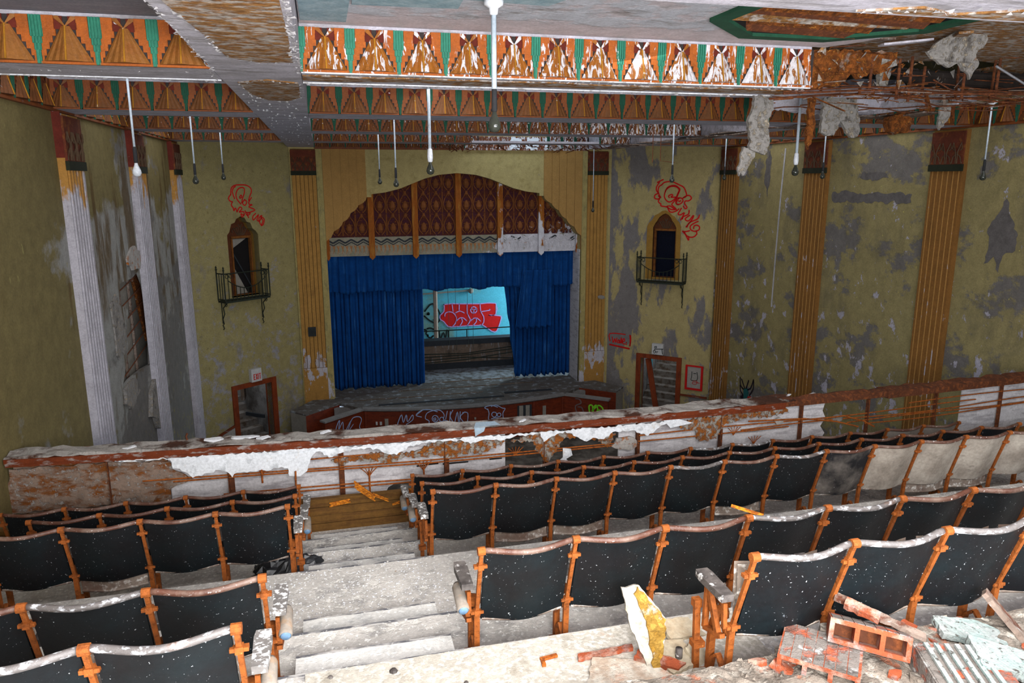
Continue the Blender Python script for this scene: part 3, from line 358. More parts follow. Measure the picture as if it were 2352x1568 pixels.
# --- splayed walls with a doorway and a niche each
class Plane2:
    def __init__(s, A, B):
        s.A = Vector((*A, 0)); d = Vector((B[0] - A[0], B[1] - A[1], 0)); s.L = d.length; s.u = d.normalized(); s.n = Vector((s.u.y, -s.u.x, 0))
    def __call__(s, u, z, d=0.): return s.A + s.u * u + s.n * d + Vector((0, 0, z))
SL = Plane2((-3.3, 20.0), (-.8, 22.0)); SR = Plane2((8.7, 22.0), (11.1, 19.7))
DL = (1.03, 2.12, -5.53); DR = (1.16, 2.32, -5.47)
nichL = [(1.13, -1.38), (1.2, -1.3), (1.27, -1.1), (1.38, -1.06), (1.43, -.97), (1.56, -.91), (1.68, -.95), (1.74, -1.06), (1.84, -1.09), (1.9, -1.24), (2.0, -1.32), (2.05, -1.4), (2.05, -3.02), (1.13, -3.02)]
nichR = [(1.4, -1.4), (1.46, -1.28), (1.52, -1.2), (1.58, -1.1), (1.68, -1.02), (1.77, -.98), (1.86, -1.02), (1.94, -1.1), (1.99, -1.2), (2.06, -1.28), (2.12, -1.4), (2.13, -2.9), (1.4, -2.9)]
def splay(P, mat, door, niche, name):
    holes = [[(door[0], FLOOR + .001), (door[1], FLOOR + .001), (door[1], door[2]), (door[0], door[2])], niche]
    b = MB(); b.plate([(0, FLOOR), (P.L, FLOOR), (P.L, 1.6), (0, 1.6)], lambda u, z: P(u, z), -P.n * .22, holes)
    return st(b.build(name, mat, fix=True))
wsl = splay(SL, 'splay_left', DL, nichL, 'wall_splay_left'); wsr = splay(SR, 'splay_right', DR, nichR, 'wall_splay_right')
# --- proscenium wall with its scalloped arch (symmetric about X = 3.9)
half = [(.08, -2.1), (.09, -1.67), (.22, -1.58), (.29, -1.45), (.31, -1.4), (.46, -1.32), (.54, -1.22), (.57, -1.15), (.69, -1.08), (.77, -.97), (.8, -.9), (.92, -.83), (1.0, -.74), (1.02, -.69), (1.16, -.62), (1.24, -.54), (1.27, -.46), (1.4, -.46), (1.4, -.38), (1.8, -.33), (2.21, -.23), (2.57, -.09), (2.93, .05), (3.35, .16), (3.9, .21)]
arch = [(.1, -6.6)] + half + [(7.8 - x, z) for x, z in half[-2::-1]] + [(7.7, -6.6)]
b = MB(); b.plate([(-.8, FLOOR), (.1, FLOOR), *arch, (7.7, FLOOR), (8.7, FLOOR), (8.7, 1.6), (-.8, 1.6)], xz(22.0), (0, .3, 0))
wf = st(b.build('wall_front', 'proscenium', fix=True))
sc = [[(.08, -2.1), (.09, -1.67), (.22, -1.58), (.29, -1.45), (.315, -1.4)], [(.315, -1.4), (.46, -1.32), (.54, -1.22), (.57, -1.15)], [(.57, -1.15), (.69, -1.08), (.77, -.97), (.8, -.9)], [(.8, -.9), (.92, -.83), (1.0, -.74), (1.02, -.69)], [(1.02, -.69), (1.16, -.62), (1.24, -.54), (1.27, -.46)]]
for k, e in enumerate(sc):
    for mir in (0, 1):
        pts = e + [(e[-1][0], .86), (e[0][0], .86)]
        if mir: pts = [(7.8 - x, z) for x, z in pts]
        b = MB(); b.plate([(x * .985 + .015 * (sum(p[0] for p in pts) / len(pts)), z) for x, z in pts], xz(22.0), (0, -.03 - .022 * (4 - k), 0)); b.build('fluted_strip', 'fluted', wf, fix=True)
for mir in (0, 1):
    for x0, x1, dp in ((-.8, -.755, .05), (-.085, .075, .11)):
        xs = sorted((7.8 - x0, 7.8 - x1)) if mir else (x0, x1)
        b = MB(); b.box((xs[0], 22 - dp, -6.4), (xs[1], 22, .86)); b.build('gold_trim', 'goldtrim', wf)
# --- fluted pilasters, named trim
ntrim = [0]
def pilaster(f, w, zc, zb, mats, nrib, d=.1, frac=.5):
    """f(u, z, d) -> point on the wall; w width; plinth block at the foot if zb is given"""
    ntrim[0] += 1; shaft, cap, rib = mats
    b = MB(); b.plate([(0, FLOOR), (w, FLOOR), (w, .86), (0, .86)], lambda u, z: f(u, z, 0), f(0, 0, d) - f(0, 0, 0)); t = st(b.build('trim_%d' % ntrim[0], shaft, fix=True))
    n = f(0, 0, 1) - f(0, 0, 0)
    for i in range(nrib):
        lo = .5 - frac / 2; u0 = w * (i + lo) / nrib; u1 = w * (i + 1 - lo) / nrib
        b = MB(); b.plate([(u0, zb), (u1, zb), (u1, zc - .02), (u0, zc - .02)], lambda u, z: f(u, z, d), n * (.022 if frac > .3 else .008)); b.build('flute_rib', rib, t, fix=True)
    b = MB(); b.plate([(-.01, zc), (w + .01, zc), (w + .01, .83), (-.01, .83)], lambda u, z: f(u, z, d), n * .03); c = b.build('capital', cap, t, fix=True)
    b = MB(); b.plate([(-.02, zc - .03), (w + .02, zc - .03), (w + .02, zc + .09), (-.02, zc + .09)], lambda u, z: f(u, z, d), n * .045); b.build('capital_band', 'capital_band', c, fix=True)
    b = MB()
    for i in range(3):
        c0 = w * (i + .5) / 3
        for sgn in (-1, 1):
            b.tube([f(c0 + sgn * w * .02, zc + .1, d + .035), f(c0 + sgn * w * .03, zc + .3, d + .05), f(c0 + sgn * w * .12, zc + .46, d + .045), f(c0 + sgn * w * .15, zc + .36, d + .04), f(c0 + sgn * w * .09, zc + .33, d + .04)], .012, 4)
        b.tube([f(c0 - w * .16, zc + .1, d + .03), f(c0 - w * .1, zc + .22, d + .04), f(c0, zc + .27, d + .04), f(c0 + w * .1, zc + .22, d + .04), f(c0 + w * .16, zc + .1, d + .03)], .012, 4)
    b.build('relief_scroll', 'relief', c)
    return t
for y0, w in ((11.1, .72), (14.9, .8), (18.7, .8)):
    pilaster(lambda u, z, d, y0=y0: Vector((XL + d, y0 + u, z)), w, .17, FLOOR, ('pilaster_left', 'capital', 'pilaster_left'), 6)
    t = bpy.data.objects['trim_%d' % ntrim[0]]
    b = MB(); b.box((XL, y0 - .015, .3 if y0 < 12 else .25), (XL + .1, y0, .88)); b.build('capital_side', 'fr_maroon', t)
    pilaster(lambda u, z, d, y0=y0: Vector((XR - d, y0 + .75 - u, z)), w, .17, FLOOR, ('pilaster_right', 'capital', 'rib_light'), 6, .1, .13)
PFL = pilaster(lambda u, z, d: Vector((-.755 + u, 22 - d, z)), .66, .18, -5.35, ('pilaster_groove', 'capital', 'pilaster'), 6, .05, .86)
PFR = pilaster(lambda u, z, d: Vector((7.9 + u, 22 - d, z)), .66, .18, -5.35, ('pilaster_groove', 'capital', 'pilaster'), 6, .05, .86)
for t_ in (PFL, PFR):
    x_ = -.755 if t_ is PFL else 7.9; b = MB(); b.box((x_ - .01, 21.9, FLOOR), (x_ + .67, 21.95, -5.36)); b.build('plinth', 'pilaster', t_)
for u0, u1 in ((.0, .05), (.2, .24), (.36, .40), (.5, .54)):
    pass
# --- cross beams with their art-deco frieze
def motif_meshes(hot):
    o, fan = {'peel': ('fr_orange_peel', 'fr_fan_peel'), 'clean': ('fr_orange', 'fr_fan'), 'dull': ('fr_orange_dull', 'fr_fan_dull'), 'mid': ('fr_orange_mid', 'fr_fan_mid')}[hot]; w = .42; h = .36
    b = MB(); b.mi = 1; b.box((0, -.012, 0), (w, 0, h)); b.mi = 0; b.box((0, -.03, 0), (w, -.012, .018)); hw = lambda z: .03 + .145 * min(1, max(0, (.285 - z) / .265))
    for s in (0, 1):
        X = (lambda x: w - x) if s else (lambda x: x)
        for k in range(7):
            z1 = h - .05 * k; xo = max(.035, w / 2 - hw(z1 - .03) - .014) - (.035 if k < 2 else 0); xs = sorted((X(.047 if z1 > .22 else .036 if z1 > .17 else .027 if z1 > .12 else .019), X(xo))); b.mi = 0; b.box((xs[0], -.036 + .003 * k, max(.018, z1 - .05)), (xs[1], -.012, z1))
        b.mi = 2; xs = sorted((X(.10), X(.19))); b.box((xs[0], -.02, h - .10), (xs[1], -.012, h))
    panel = b.build('frieze_panel', [o, 'fr_dark', 'fr_maroon'])
    b = MB(); n = 12; top = []; bot = []
    for i in range(n + 1):
        u = i / n * 2 - 1; pl = .007 * (i % 2); top.append((w / 2 + u * .03, -.024 - .02 * (1 - abs(u)), .285)); bot.append((w / 2 + u * .175, -.03 - .075 * (1 - abs(u)) - pl, .02))
    vs = top + bot; b.add(vs, [(i, i + 1, n + 2 + i, n + 1 + i) for i in range(n)]); b.add(bot + [(w / 2, -.02, .02)], [(i + 1, i, n + 1) for i in range(n)])
    b.mi = 1; b.bar((w / 2, -.042, .285), (w / 2, -.110, .02), .012, .010, (0, -1, 0))
    b.mi = 0
    for s in (-1, 1): b.add([(w / 2 - s * .012, -.04, .27), (w / 2 + s * .014, -.045, .285), (w / 2 + s * .10, -.018, h), (w / 2 + s * .045, -.03, h)], [(0, 1, 2, 3)])
    fanm = b.build('fan_relief', [fan, 'fr_gold'], smooth=False)
    b = MB()
    for z0, z1, hw in ((.2, h, .045), (.15, .2, .034), (.1, .15, .025), (0, .1, .017)):
        b.box((-hw, -.03, z0), (hw, -.012, z1)); m = max(1, int(hw / .011))
        for i in range(m): x = -hw + 2 * hw * (i + .5) / m; b.box((x - hw / m * .55, -.042, z0), (x + hw / m * .55, -.03, z1))
    gr = b.build('green_pilaster', 'fr_green_dull' if hot in ('mid', 'dull') else 'fr_green'); return panel, fanm, gr
MOT = {k: motif_meshes(k) for k in ('peel', 'clean', 'mid', 'dull')}
for t in MOT.values():
    for o in t: COL.objects.unlink(o)
def frieze_run(beam, f, rz, n, kind, skip=()):
    """n motifs of one frieze; f(i) gives the foot of the motif"""
    for i in range(n):
        if i in skip: continue
        p = MOT[kind][0].copy(); COL.objects.link(p); p.name = 'frieze_panel'; p.parent = beam; p.location = f(i); p.rotation_euler = (0, 0, rz)
        for o, nm in ((MOT[kind][1], 'fan_relief'), (MOT[kind][2], 'green_pilaster')):
            c = o.copy(); COL.objects.link(c); c.name = nm; c.parent = p; c.location = (0, 0, 0)
BE = {}
def beam(name, x0, x1, y0, y1, mat='soffit', z1=1.62):
    ntrim[0] += 1; b = MB(); b.box((x0, y0, H), (x1, y1, z1)); o = st(b.build('trim_%d' % ntrim[0], mat)); BE[name] = o; return o
YB = {0: (3.1, 3.85), 1: (6.95, 7.65), 2: (11.1, 11.95), 3: (14.9, 15.75), 4: (18.7, 19.5)}
for k, (y0, y1) in YB.items():
    bl = beam('L%d' % k, XL, -.825, y0, y1)
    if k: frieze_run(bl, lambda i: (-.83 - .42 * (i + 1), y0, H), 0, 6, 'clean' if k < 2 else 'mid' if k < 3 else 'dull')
    x1 = 4.86 if k == 1 else 7.9
    bm = beam('M%d' % k, -.105, x1, y0, y1, z1=.96 if k == 4 else 1.62)
    if k == 1: frieze_run(bm, lambda i: (-.105 + .415 * i, y0, H), 0, 12, 'peel')
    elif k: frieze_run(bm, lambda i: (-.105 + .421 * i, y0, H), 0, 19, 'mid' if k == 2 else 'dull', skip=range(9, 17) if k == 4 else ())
    if k > 1:
        br = beam('R%d' % k, 8.62, XR, y0, y1)
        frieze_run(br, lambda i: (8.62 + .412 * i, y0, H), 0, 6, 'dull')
blong = beam('LL', -.82, -.11, .6, 22.0); brr = beam('RL', 7.92, 8.6, 12.2, 22.0)
b = MB(); b.box((-.105, 21.9, .86), (7.9, 22.0, 1.25)); BE['W'] = st(b.build('trim_40', 'fr_orange_dull')); frieze_run(BE['W'], lambda i: (-.105 + .421 * i, 21.9, .9), 0, 19, 'dull', skip=(11, 12, 13, 14, 15))
for i_, (xa, xb) in enumerate(((4.1, 4.4), (5.45, 5.75), (5.95, 6.3), (6.5, 7.1))):
    b = MB(); b.plate(rough([(xa, .9), (xb, .88), (xb + .05, 1.2), (xa + .04, 1.24)], .05, .03, i_), xz(21.9), (0, -.02, 0)); b.build('white_lining', 'white_plaster', BE['W'], fix=True)
# friezes along the side walls and along the right-hand beam
for nm, X, rz, sgn in (('trim_41', XL, math.pi / 2, 1), ('trim_42', XR, -math.pi / 2, -1)):
    b = MB(); b.box((min(X, X + sgn * .06), 7.7, H - .03), (max(X, X + sgn * .06), 19.6, H)); o = st(b.build(nm, 'fr_orange_dull'))
    for ya, yb_ in ((7.66, 11.09), (11.96, 14.89), (15.76, 18.69)):
        n = int((yb_ - ya) / .42); stp = (yb_ - ya) / n
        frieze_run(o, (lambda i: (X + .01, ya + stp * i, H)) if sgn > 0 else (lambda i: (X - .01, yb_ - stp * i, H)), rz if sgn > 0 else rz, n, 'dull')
b = MB(); b.box((7.9, 8.2, H + .02), (7.93, 10.9, 1.3)); st(b.build('trim_43', 'soffit'))
# --- coffer ceilings (lowered plaster fields) and the dark roof above them
def coffer(nm, x0, x1, y0, y1, outer=None, holes=(), mat='ceil', z=1.30):
    b = MB(); b.plate(outer or [(x0, y0), (x1, y0), (x1, y1), (x0, y1)], xy(z), (0, 0, .04), holes); return st(b.build(nm, mat, fix=True))
OCT = [(4.25 + 1.12 * math.cos(math.pi * (k + .5) / 4), 5.52 + 1.08 * math.sin(math.pi * (k + .5) / 4)) for k in range(8)]
rag = jag((5.0, 6.95), (5.9, 3.86), 16, .1, 5)
cl = coffer('ceiling', 0, 0, 0, 0, [(-.1, 3.86), (-.1, 6.94)] + [(p[0], p[1]) for p in rag], [OCT], 'ceil')
coffer('ceiling_left', XL, -.83, 3.86, 6.94, mat='ceil_left'); coffer('ceiling_right', 8.61, XR, 3.86, 11.09, z=1.4, mat='fibre')
for k in (1, 2, 3):
    y0 = YB[k][1] + .01; y1 = YB[k + 1][0] - .01
    coffer('ceiling_left', XL, -.83, y0, y1)
    if k > 1: coffer('ceiling', -.1, 7.9, y0, y1); coffer('ceiling_right', 8.61, XR, y0, y1)
    else: coffer('ceiling', -.1, 5.2, y0, y1, [(-.1, y0), (5.0, y0), (5.5, 8.6), (6.8, 9), (7.0, 10), (6.4, y1), (-.1, y1)])
coffer('ceiling_left', XL, -.83, 19.51, 21.99); coffer('ceiling', 0, 0, 0, 0, [(-.1, 19.51), (3.4, 19.51), (3.6, 20.3), (4.2, 21), (4.1, 21.89), (-.1, 21.89)])
coffer('ceiling_rear', XL, XR, -1.4, 3.09, mat='ceil', z=1.3)
b = MB(); b.plate([(-3.6, 3.0), (11.4, 3.0), (11.4, 22.4), (-3.6, 22.4)], xy(2.3), (0, 0, .05), [[(4.3, 19.9), (4.75, 19.9), (4.75, 21.7), (4.3, 21.7)], [(5.5, 19.8), (7.6, 19.9), (7.5, 21.7), (5.3, 21.6)], [(8.15, 12.6), (8.8, 12.6), (8.75, 13.5), (8.2, 13.45)]])
st(b.build('ceiling_roof', 'roof', fix=True))
# octagonal vent: green rim, recessed dark louvres
vent = empty('ceiling_vent', (4.25, 5.52, 1.3), 'broken octagonal ceiling vent with green rim and rusty louvres', 'vent')
rim = MB(); inn = [(p[0] * .9, p[1] * .9) for p in [(math.cos(math.pi * (k + .5) / 4) * 1.12, math.sin(math.pi * (k + .5) / 4) * 1.08) for k in range(8)]]
out = [(math.cos(math.pi * (k + .5) / 4) * 1.16, math.sin(math.pi * (k + .5) / 4) * 1.12) for k in range(8)]
rim.plate(out, lambda x, y: (x, y, -.03), (0, 0, .03), [inn]); rim.build('rim', 'vent_green', vent, fix=True)
for k in range(8):
    a = inn[k]; c = inn[(k + 1) % 8]; q = MB(); q.add([(a[0], a[1], 0), (c[0], c[1], 0), (c[0] * .94, c[1] * .94, .09), (a[0] * .94, a[1] * .94, .09)], [(0, 1, 2, 3)]); q.build('recess_side', 'dark', vent)
for i in range(9):
    y = -.75 + .18 * i; hw = .62 if abs(y) > .5 else .88; q = MB(); q.bar((-hw, y, .03 + .02 * (i % 2)), (hw, y + .04, .04 - .015 * (i % 3)), .17, .012, (0, .5, 1)); q.build('louvre', ('fibre', 'insul', 'rust_dark')[i % 3], vent)
q = MB(); q.plate([(p[0] * .92, p[1] * .92) for p in inn], lambda x, y: (x, y, .09), (0, 0, .02)); q.build('duct_back', 'dark', vent, fix=True)
# fibreboard laid bare where the plaster skin fell from the long beam and beam one
def bare(parent, outer, z=H, mat='fibre', nm='bare_fibreboard'):
    b = MB(); b.plate(outer, xy(z - .012), (0, 0, .012)); return b.build(nm, mat, parent, fix=True)
def edge_skin(parent, outer, seed):
    r = random.Random(seed); b = MB()
    for i in range(len(outer)):
        a = Vector((*outer[i], H)); c = Vector((*outer[(i + 1) % len(outer)], H)); k = max(1, int((c - a).length / .075)); nn = (c - a).cross(Vector((0, 0, 1))).normalized()
        for j in range(k):
            p = a + (c - a) * ((j + .5) / k); s = r.uniform(.010, .028); p = p + nn * r.uniform(-.01, .02)
            b.add([p + Vector((r.uniform(-s, s), r.uniform(-s, s), -.012)), p + Vector((s, r.uniform(-s, s), -r.uniform(.012, .03))), p + Vector((r.uniform(-s, s), s, -r.uniform(.012, .025)))], [(0, 1, 2)])
    o = b.build('curled_paint_edge', 'peel_grey', parent); o['kind'] = 'stuff'
p1 = [(-.76, 3.95), (-.155, 3.95), (-.15, 5.2), (-.155, 6.35), (-.4, 6.42), (-.62, 6.2), (-.66, 5.3), (-.72, 4.6)]
p2 = [(-.70, 7.75), (-.42, 7.5), (-.15, 7.68), (-.16, 8.9), (-.3, 9.35), (-.52, 9.3), (-.66, 8.7)]
for p, s in ((p1, 1), (p2, 2)): bare(blong, p); edge_skin(blong, p, s)
p3 = jag((-.1, 7.12), (4.84, 7.16), 18, .05, 9) + jag((4.84, 7.44), (-.1, 7.42), 18, .06, 10); bare(BE['M1'], p3)
p4 = [(2.9, 3.78), (3.2, 3.62), (3.5, 3.72), (3.9, 3.5), (4.3, 3.3), (4.6, 3.12), (6, 3.12), (6, 3.75)]; bare(BE['M0'], p4); edge_skin(BE['M0'], p4[:6], 3)
for ya in (6.925, 7.63):
    b = MB(); b.box((-.105, ya, H - .012), (4.86, ya + .03, H + .016)); b.build('white_edge', 'white_flake', BE['M1'])
b = MB(); b.box((XL, 7.63, H - .01), (-.83, 7.66, H + .012)); b.build('white_edge', 'white_flake', BE['L1'])
edge_skin(BE['M1'], [(-.1, 6.97), (4.84, 6.97)], 4); edge_skin(BE['M1'], [(-.1, 7.64), (4.84, 7.64)], 5)
edge_skin(blong, [(-.81, 3.9), (-.81, 6.9)], 6); edge_skin(blong, [(-.12, 3.9), (-.12, 6.9)], 7)
for k in (2, 3): edge_skin(BE['M%d' % k], [(-.1, YB[k][1] - .02), (6.5, YB[k][1] - .02)], 10 + k); edge_skin(BE['L%d' % k], [(-3.2, YB[k][1] - .02), (-.85, YB[k][1] - .02)], 20 + k)
edge_skin(BE['L1'], [(-3.2, 7.6), (-.85, 7.62), (-.85, 7.0), (-3.2, 7.3)], 31)
b = MB(); r_ = random.Random(3)
for i in range(170):
    x = r_.uniform(-.78, -.14); y = r_.uniform(8.5, 20) if i % 3 else r_.uniform(9.3, 14); s = r_.uniform(.010, .028); z = H - r_.uniform(.004, .02)
    b.add([(x, y, H - .002), (x + s, y + s * r_.uniform(-1, 2), z), (x + s * r_.uniform(-1, 1), y + s * 1.5, z)], [(0, 1, 2)])
o = b.build('curled_paint', 'white_flake', blong); o['kind'] = 'stuff'
# blue-grey patch panels on the first coffer ceiling
for i, q in enumerate(([(-.09, 5.9), (.28, 5.9), (.28, 6.75), (-.09, 6.75)], [(.28, 5.0), (1.05, 5.0), (1.1, 6.05), (.3, 6.1)], [(1.05, 5.0), (2.0, 5.0), (1.75, 5.8), (1.1, 5.75)])):
    b = MB(); b.plate(q, xy(1.288), (0, 0, .012)); b.build('patch_panel', 'ceil_blue', cl, fix=True)
# ================================================================ STAGE
# --- stage floor with a bowed apron and two lower side parapets
def arcY(x): return 20.22 + .47 * ((x - 3.84) / 3.0) ** 2
xs = [.83 + 6.02 * i / 24 for i in range(25)]
front = [(x, arcY(x)) for x in xs]
sf = MB(); sf.plate([(-3.2, 24), (-.5, 21.96), (.3, 21.3), *front, (7.5, 21.3), (8.4, 21.96), (11, 24), (11, 28), (-3.2, 28)], xy(STAGE), (0, 0, -.08)); stage = st(sf.build('floor_stage', 'stagefloor', fix=True))
ap = MB(); ap.grid(24, 1, lambda u, v: (xs[round(u * 24)], arcY(xs[round(u * 24)]) + .03, FLOOR + v * (STAGE - .06 - FLOOR))); ap.build('apron_panel', 'mahog', stage, smooth=True)
for k in range(7):
    x = .9 + k * .98; y = arcY(x); b = MB(); b.box((x - .025, y - .0, FLOOR), (x + .025, y + .05, STAGE - .08)); b.build('apron_stile', 'mahog', stage)
ed = MB()
for dz, dy, h_ in ((0, -.03, .05), (-.05, 0, .03)):
    ed.grid(24, 1, lambda u, v: (xs[round(u * 24)], arcY(xs[round(u * 24)]) + dy, STAGE + dz - v * h_)); ed.grid(24, 1, lambda u, v: (xs[round(u * 24)], arcY(xs[round(u * 24)]) + dy + v * .2, STAGE + dz + .002))
ed.build('apron_nosing', 'stagetrim', stage, smooth=False)
for i, m in enumerate(APRON_misc):
    x0 = min(p[0] for p in m); x1 = max(p[0] for p in m); z0 = min(p[1] for p in m); z1 = max(p[1] for p in m); y = arcY((x0 + x1) / 2)
    if x1 - x0 < .03 or z1 - z0 < .01: z0 = z1 - .06
    b = MB(); b.box((x0, y - .012, z0), (x1, y + .05, z1)); b.build('outlet_plate' if x1 - x0 < .08 else ('vent_opening' if i == 3 else 'access_strip'), 'darkband' if i == 3 else 'sign_white' if i < 2 else 'niche_grey', stage)
    if i == 3:
        for q in (.05, .25): bb = MB(); bb.box((x0 + q, y - .03, z0), (x0 + q + .12, y - .012, z1)); bb.build('hanging_panel', 'niche_grey', stage)
for x0, y0, x1, y1 in ((1.3, 20.85, 5.0, 20.95), (5.1, 21.15, 6.6, 21.3), (.6, 21.5, 4.5, 21.53), (3.1, 22.9, 6.0, 22.95), (2.0, 22.2, 6.3, 22.24)):
    b = MB(); b.box((x0, y0, STAGE), (x1, y1, STAGE + .018)); b.build('floor_batten', 'darkband' if y0 < 21.4 else 'brownwall', stage)
def parapet(A, B, name, label):
    P = Plane2(A, B); t = empty(name, (0, 0, 0), label, 'parapet')
    b = MB(); b.plate([(-.15 if A[0] > 3 else 0, FLOOR), (P.L + (.15 if A[0] < 3 else 0), FLOOR), (P.L + (.15 if A[0] < 3 else 0), STAGE - .05), (-.15 if A[0] > 3 else 0, STAGE - .05)], lambda u, z: P(u, z), -P.n * .12); b.build('panel', 'mahog', t, fix=True)
    b = MB(); b.plate([(-.03, 0), (P.L + .03, 0), (P.L + .03, .22), (-.03, .22)], lambda u, d: P(u, STAGE - .05, .04 - d), (0, 0, .05)); b.build('coping', 'stagetrim', t, fix=True); return P
WLP = parapet((-.22, 19.8), (.81, 20.66), 'stage_parapet', 'slanting mahogany parapet left of the stage apron with scribbled graffiti')
WRP = parapet((6.87, 20.66), (7.9, 19.8), 'stage_parapet', 'slanting mahogany parapet right of the stage apron with green graffiti')
for s, lab in ((0, 'mahogany side box between the left exit door and stage'), (1, 'mahogany side box between the right exit door and stage')):
    fx = (lambda x: 7.7 - x) if s else (lambda x: x); t = empty('side_box', (0, 0, 0), lab, 'stage box')
    pts = [(-1.15, 20.94), (-.73, 20.48), (.2, 21.35), (-.1, 21.85), (-.55, 21.9)]; pts = [(fx(x), y) for x, y in pts]
    b = MB(); b.plate(pts, xy(STAGE - .03), (0, 0, .04)); b.build('top', 'stagefloor', t, fix=True)
    for i in range(2):
        a, c = pts[i], pts[i + 1]; b = MB(); b.add([(a[0], a[1], FLOOR), (c[0], c[1], FLOOR), (c[0], c[1], STAGE - .03), (a[0], a[1], STAGE - .03)], [(0, 1, 2, 3)])
        b.build('side_panel' if i else 'end_panel', 'mahog' if i else 'niche_grey', t)
    for k in range(4):
        b = MB(); x = sorted((fx(-.35 + .13 * k), fx(.25 + .13 * k))); b.box((x[0], 20.62 + .16 * k, FLOOR), (x[1], 20.80 + .16 * k, FLOOR + .26 * (k + 1))); b.build('stair_step', 'stagetrim', t)
# --- ornamental screen hung in the arch
sn = empty('stage_screen', (3.9, 22.4, -2.17), 'ornate maroon screen with orange mullions filling the stage arch', 'stage screen')
def loc(o): o.location = Vector(o.location) - Vector((3.9, 22.4, -2.17)); return o
b = MB(); b.box((.05, 22.4, -1.65), (7.75, 22.45, .4)); loc(b.build('back_panel', 'screen', sn))
b = MB(); b.box((.05, 22.39, -2.17), (7.75, 22.44, -1.62)); loc(b.build('lower_band', 'screen_band', sn))
b = MB()
for k in range(44):
    x = .1 + k * .173; up = k % 2
    for dz, w in ((0, .045), (-.075, .025)): b.bar((x, 22.38, -1.68 - .1 * up + dz), (x + .173, 22.38, -1.68 - .1 * (1 - up) + dz), .02, w)
loc(b.build('zigzag_band', 'screen_dark', sn))
b = MB()
for k in range(62):
    x = .12 + k * .123; b.add([(x, 22.385, -1.86), (x + .07, 22.385, -1.86), (x + .09, 22.36, -2.08), (x + .035, 22.36, -1.86)], [(0, 2, 3)])
    b.add([(x + .06, 22.38, -1.86), (x + .085, 22.36, -1.86), (x + .03, 22.37, -2.1), (x + .02, 22.37, -2.1)], [(0, 1, 2, 3)])
o = loc(b.build('fringe_teeth', 'fringe', sn)); o['kind'] = 'stuff'
b = MB()
for s in (-1, 1):
    b.tube([(s * .04, -.02, .02), (s * .13, -.035, .12), (s * .165, -.04, .26), (s * .13, -.04, .40), (s * .05, -.03, .52), (s * .02, -.03, .60)], .016, 5)
    b.tube([(s * .03, -.02, .08), (s * .08, -.03, .2), (s * .04, -.03, .33), (s * .1, -.03, .30)], .013, 4)
    b.tube([(s * .19, -.01, 0), (s * .195, -.012, .3), (s * .19, -.01, .62)], .016, 4)
b.lathe([(.01, .5), (.06, .55), (.035, .6), (.05, .64)], (0, -.02, 0), 7); b.lathe([(.02, .08), (.085, .16), (.07, .28), (.02, .36)], (0, -.01, 0), 8)
orn = b.build('ornament_tile', 'screen_gold'); COL.objects.unlink(orn)
MX = [.12, 1.38, 2.66, 3.96, 5.24, 6.54, 7.72]
for i in range(6):
    for c in range(3):
        x = MX[i] + .08 + (MX[i + 1] - MX[i] - .16) * (c + .5) / 3
        top = .2 if 1 <= i <= 4 else -.4
        for r in range(3):
            z = -1.58 + r * .64
            if z > top - .1 - (0 if 2 <= i <= 3 else .25): continue
            q = orn.copy(); COL.objects.link(q); q.name = 'ornament_tile'; q.parent = sn; q.location = Vector((x, 22.4, z)) - Vector((3.9, 22.4, -2.17))
for x in MX:
    w = .085 if 1 < x < 7 else .05
    b = MB(); b.plate([(x - w, .3), (x - w, -2.2), (x, -2.28), (x + w, -2.2), (x + w, .3)], xz(22.34), (0, -.09, 0)); loc(b.build('mullion', 'mullion', sn, fix=True))
# --- blue curtains
def drape(name, label, x0, x1, z0, z1, Y, folds, amp, cat, edge=None, warp=None, seed=1):
    r = random.Random(seed); ph = [r.uniform(0, 6.3) for _ in range(4)]; b = MB(); nu = folds * 8; nv = 24
    def f(u, v):
        z = z0 + (z1 - z0) * v; xx = x0 + (x1 - x0) * u
        if edge: xx = edge(u, v)
        if v > .99: z += .03 * math.sin(u * 37 + ph[0]) + .02 * math.sin(u * 71)
        uu = u + (warp(u, v) if warp else 0)
        y = Y + amp * (.55 * math.sin(2 * math.pi * folds * uu + ph[1]) + .3 * math.sin(2 * math.pi * folds * 1.63 * uu + ph[2]) + .25 * math.sin(2 * math.pi * folds * .37 * uu + ph[3])) * (.5 + .5 * v)
        return (xx, y, z)
    b.grid(nu, nv, f); o = b.build(name, 'curtain', smooth=True); md = o.modifiers.new('thickness', 'SOLIDIFY'); md.thickness = .02
    return tag(o, label, cat)
drape('curtain_valance', 'blue velvet valance across the top of the stage opening', .08, 7.78, -1.95, -3.28, 22.62, 46, .06, 'curtain', seed=3)
drape('stage_curtain', 'left blue velvet stage curtain reaching the stage floor', .08, 2.88, -3.05, -6.3, 22.85, 20, .11, 'curtain', seed=4)
drape('stage_curtain', 'right blue velvet stage curtain, torn and dragged sideways', 5.4, 7.78, -2.9, -6.26, 22.85, 14, .12, 'curtain', seed=5,
      edge=lambda u, v: (5.42 + .42 * v ** .8) + (7.78 - 5.42 - .42 * v ** .8) * u, warp=lambda u, v: -.22 * (1 - u) * (1 - v) ** .7 * 1.0)
drape('stage_curtain', 'loose blue curtain flap hanging over the right valance', 6.0, 6.95, -2.75, -4.6, 22.48, 6, .08, 'curtain', seed=6, edge=lambda u, v: 6.0 + .95 * u - .25 * v * (1 - u))
# white right jamb of the opening
b = MB(); b.box((7.7, 22.0, STAGE), (7.86, 22.9, -2.1)); st(b.build('trim_44', 'white_board'))
b = MB(); b.box((-.06, 22.0, STAGE), (.06, 22.9, -2.1)); st(b.build('trim_45', 'grey_plaster'))
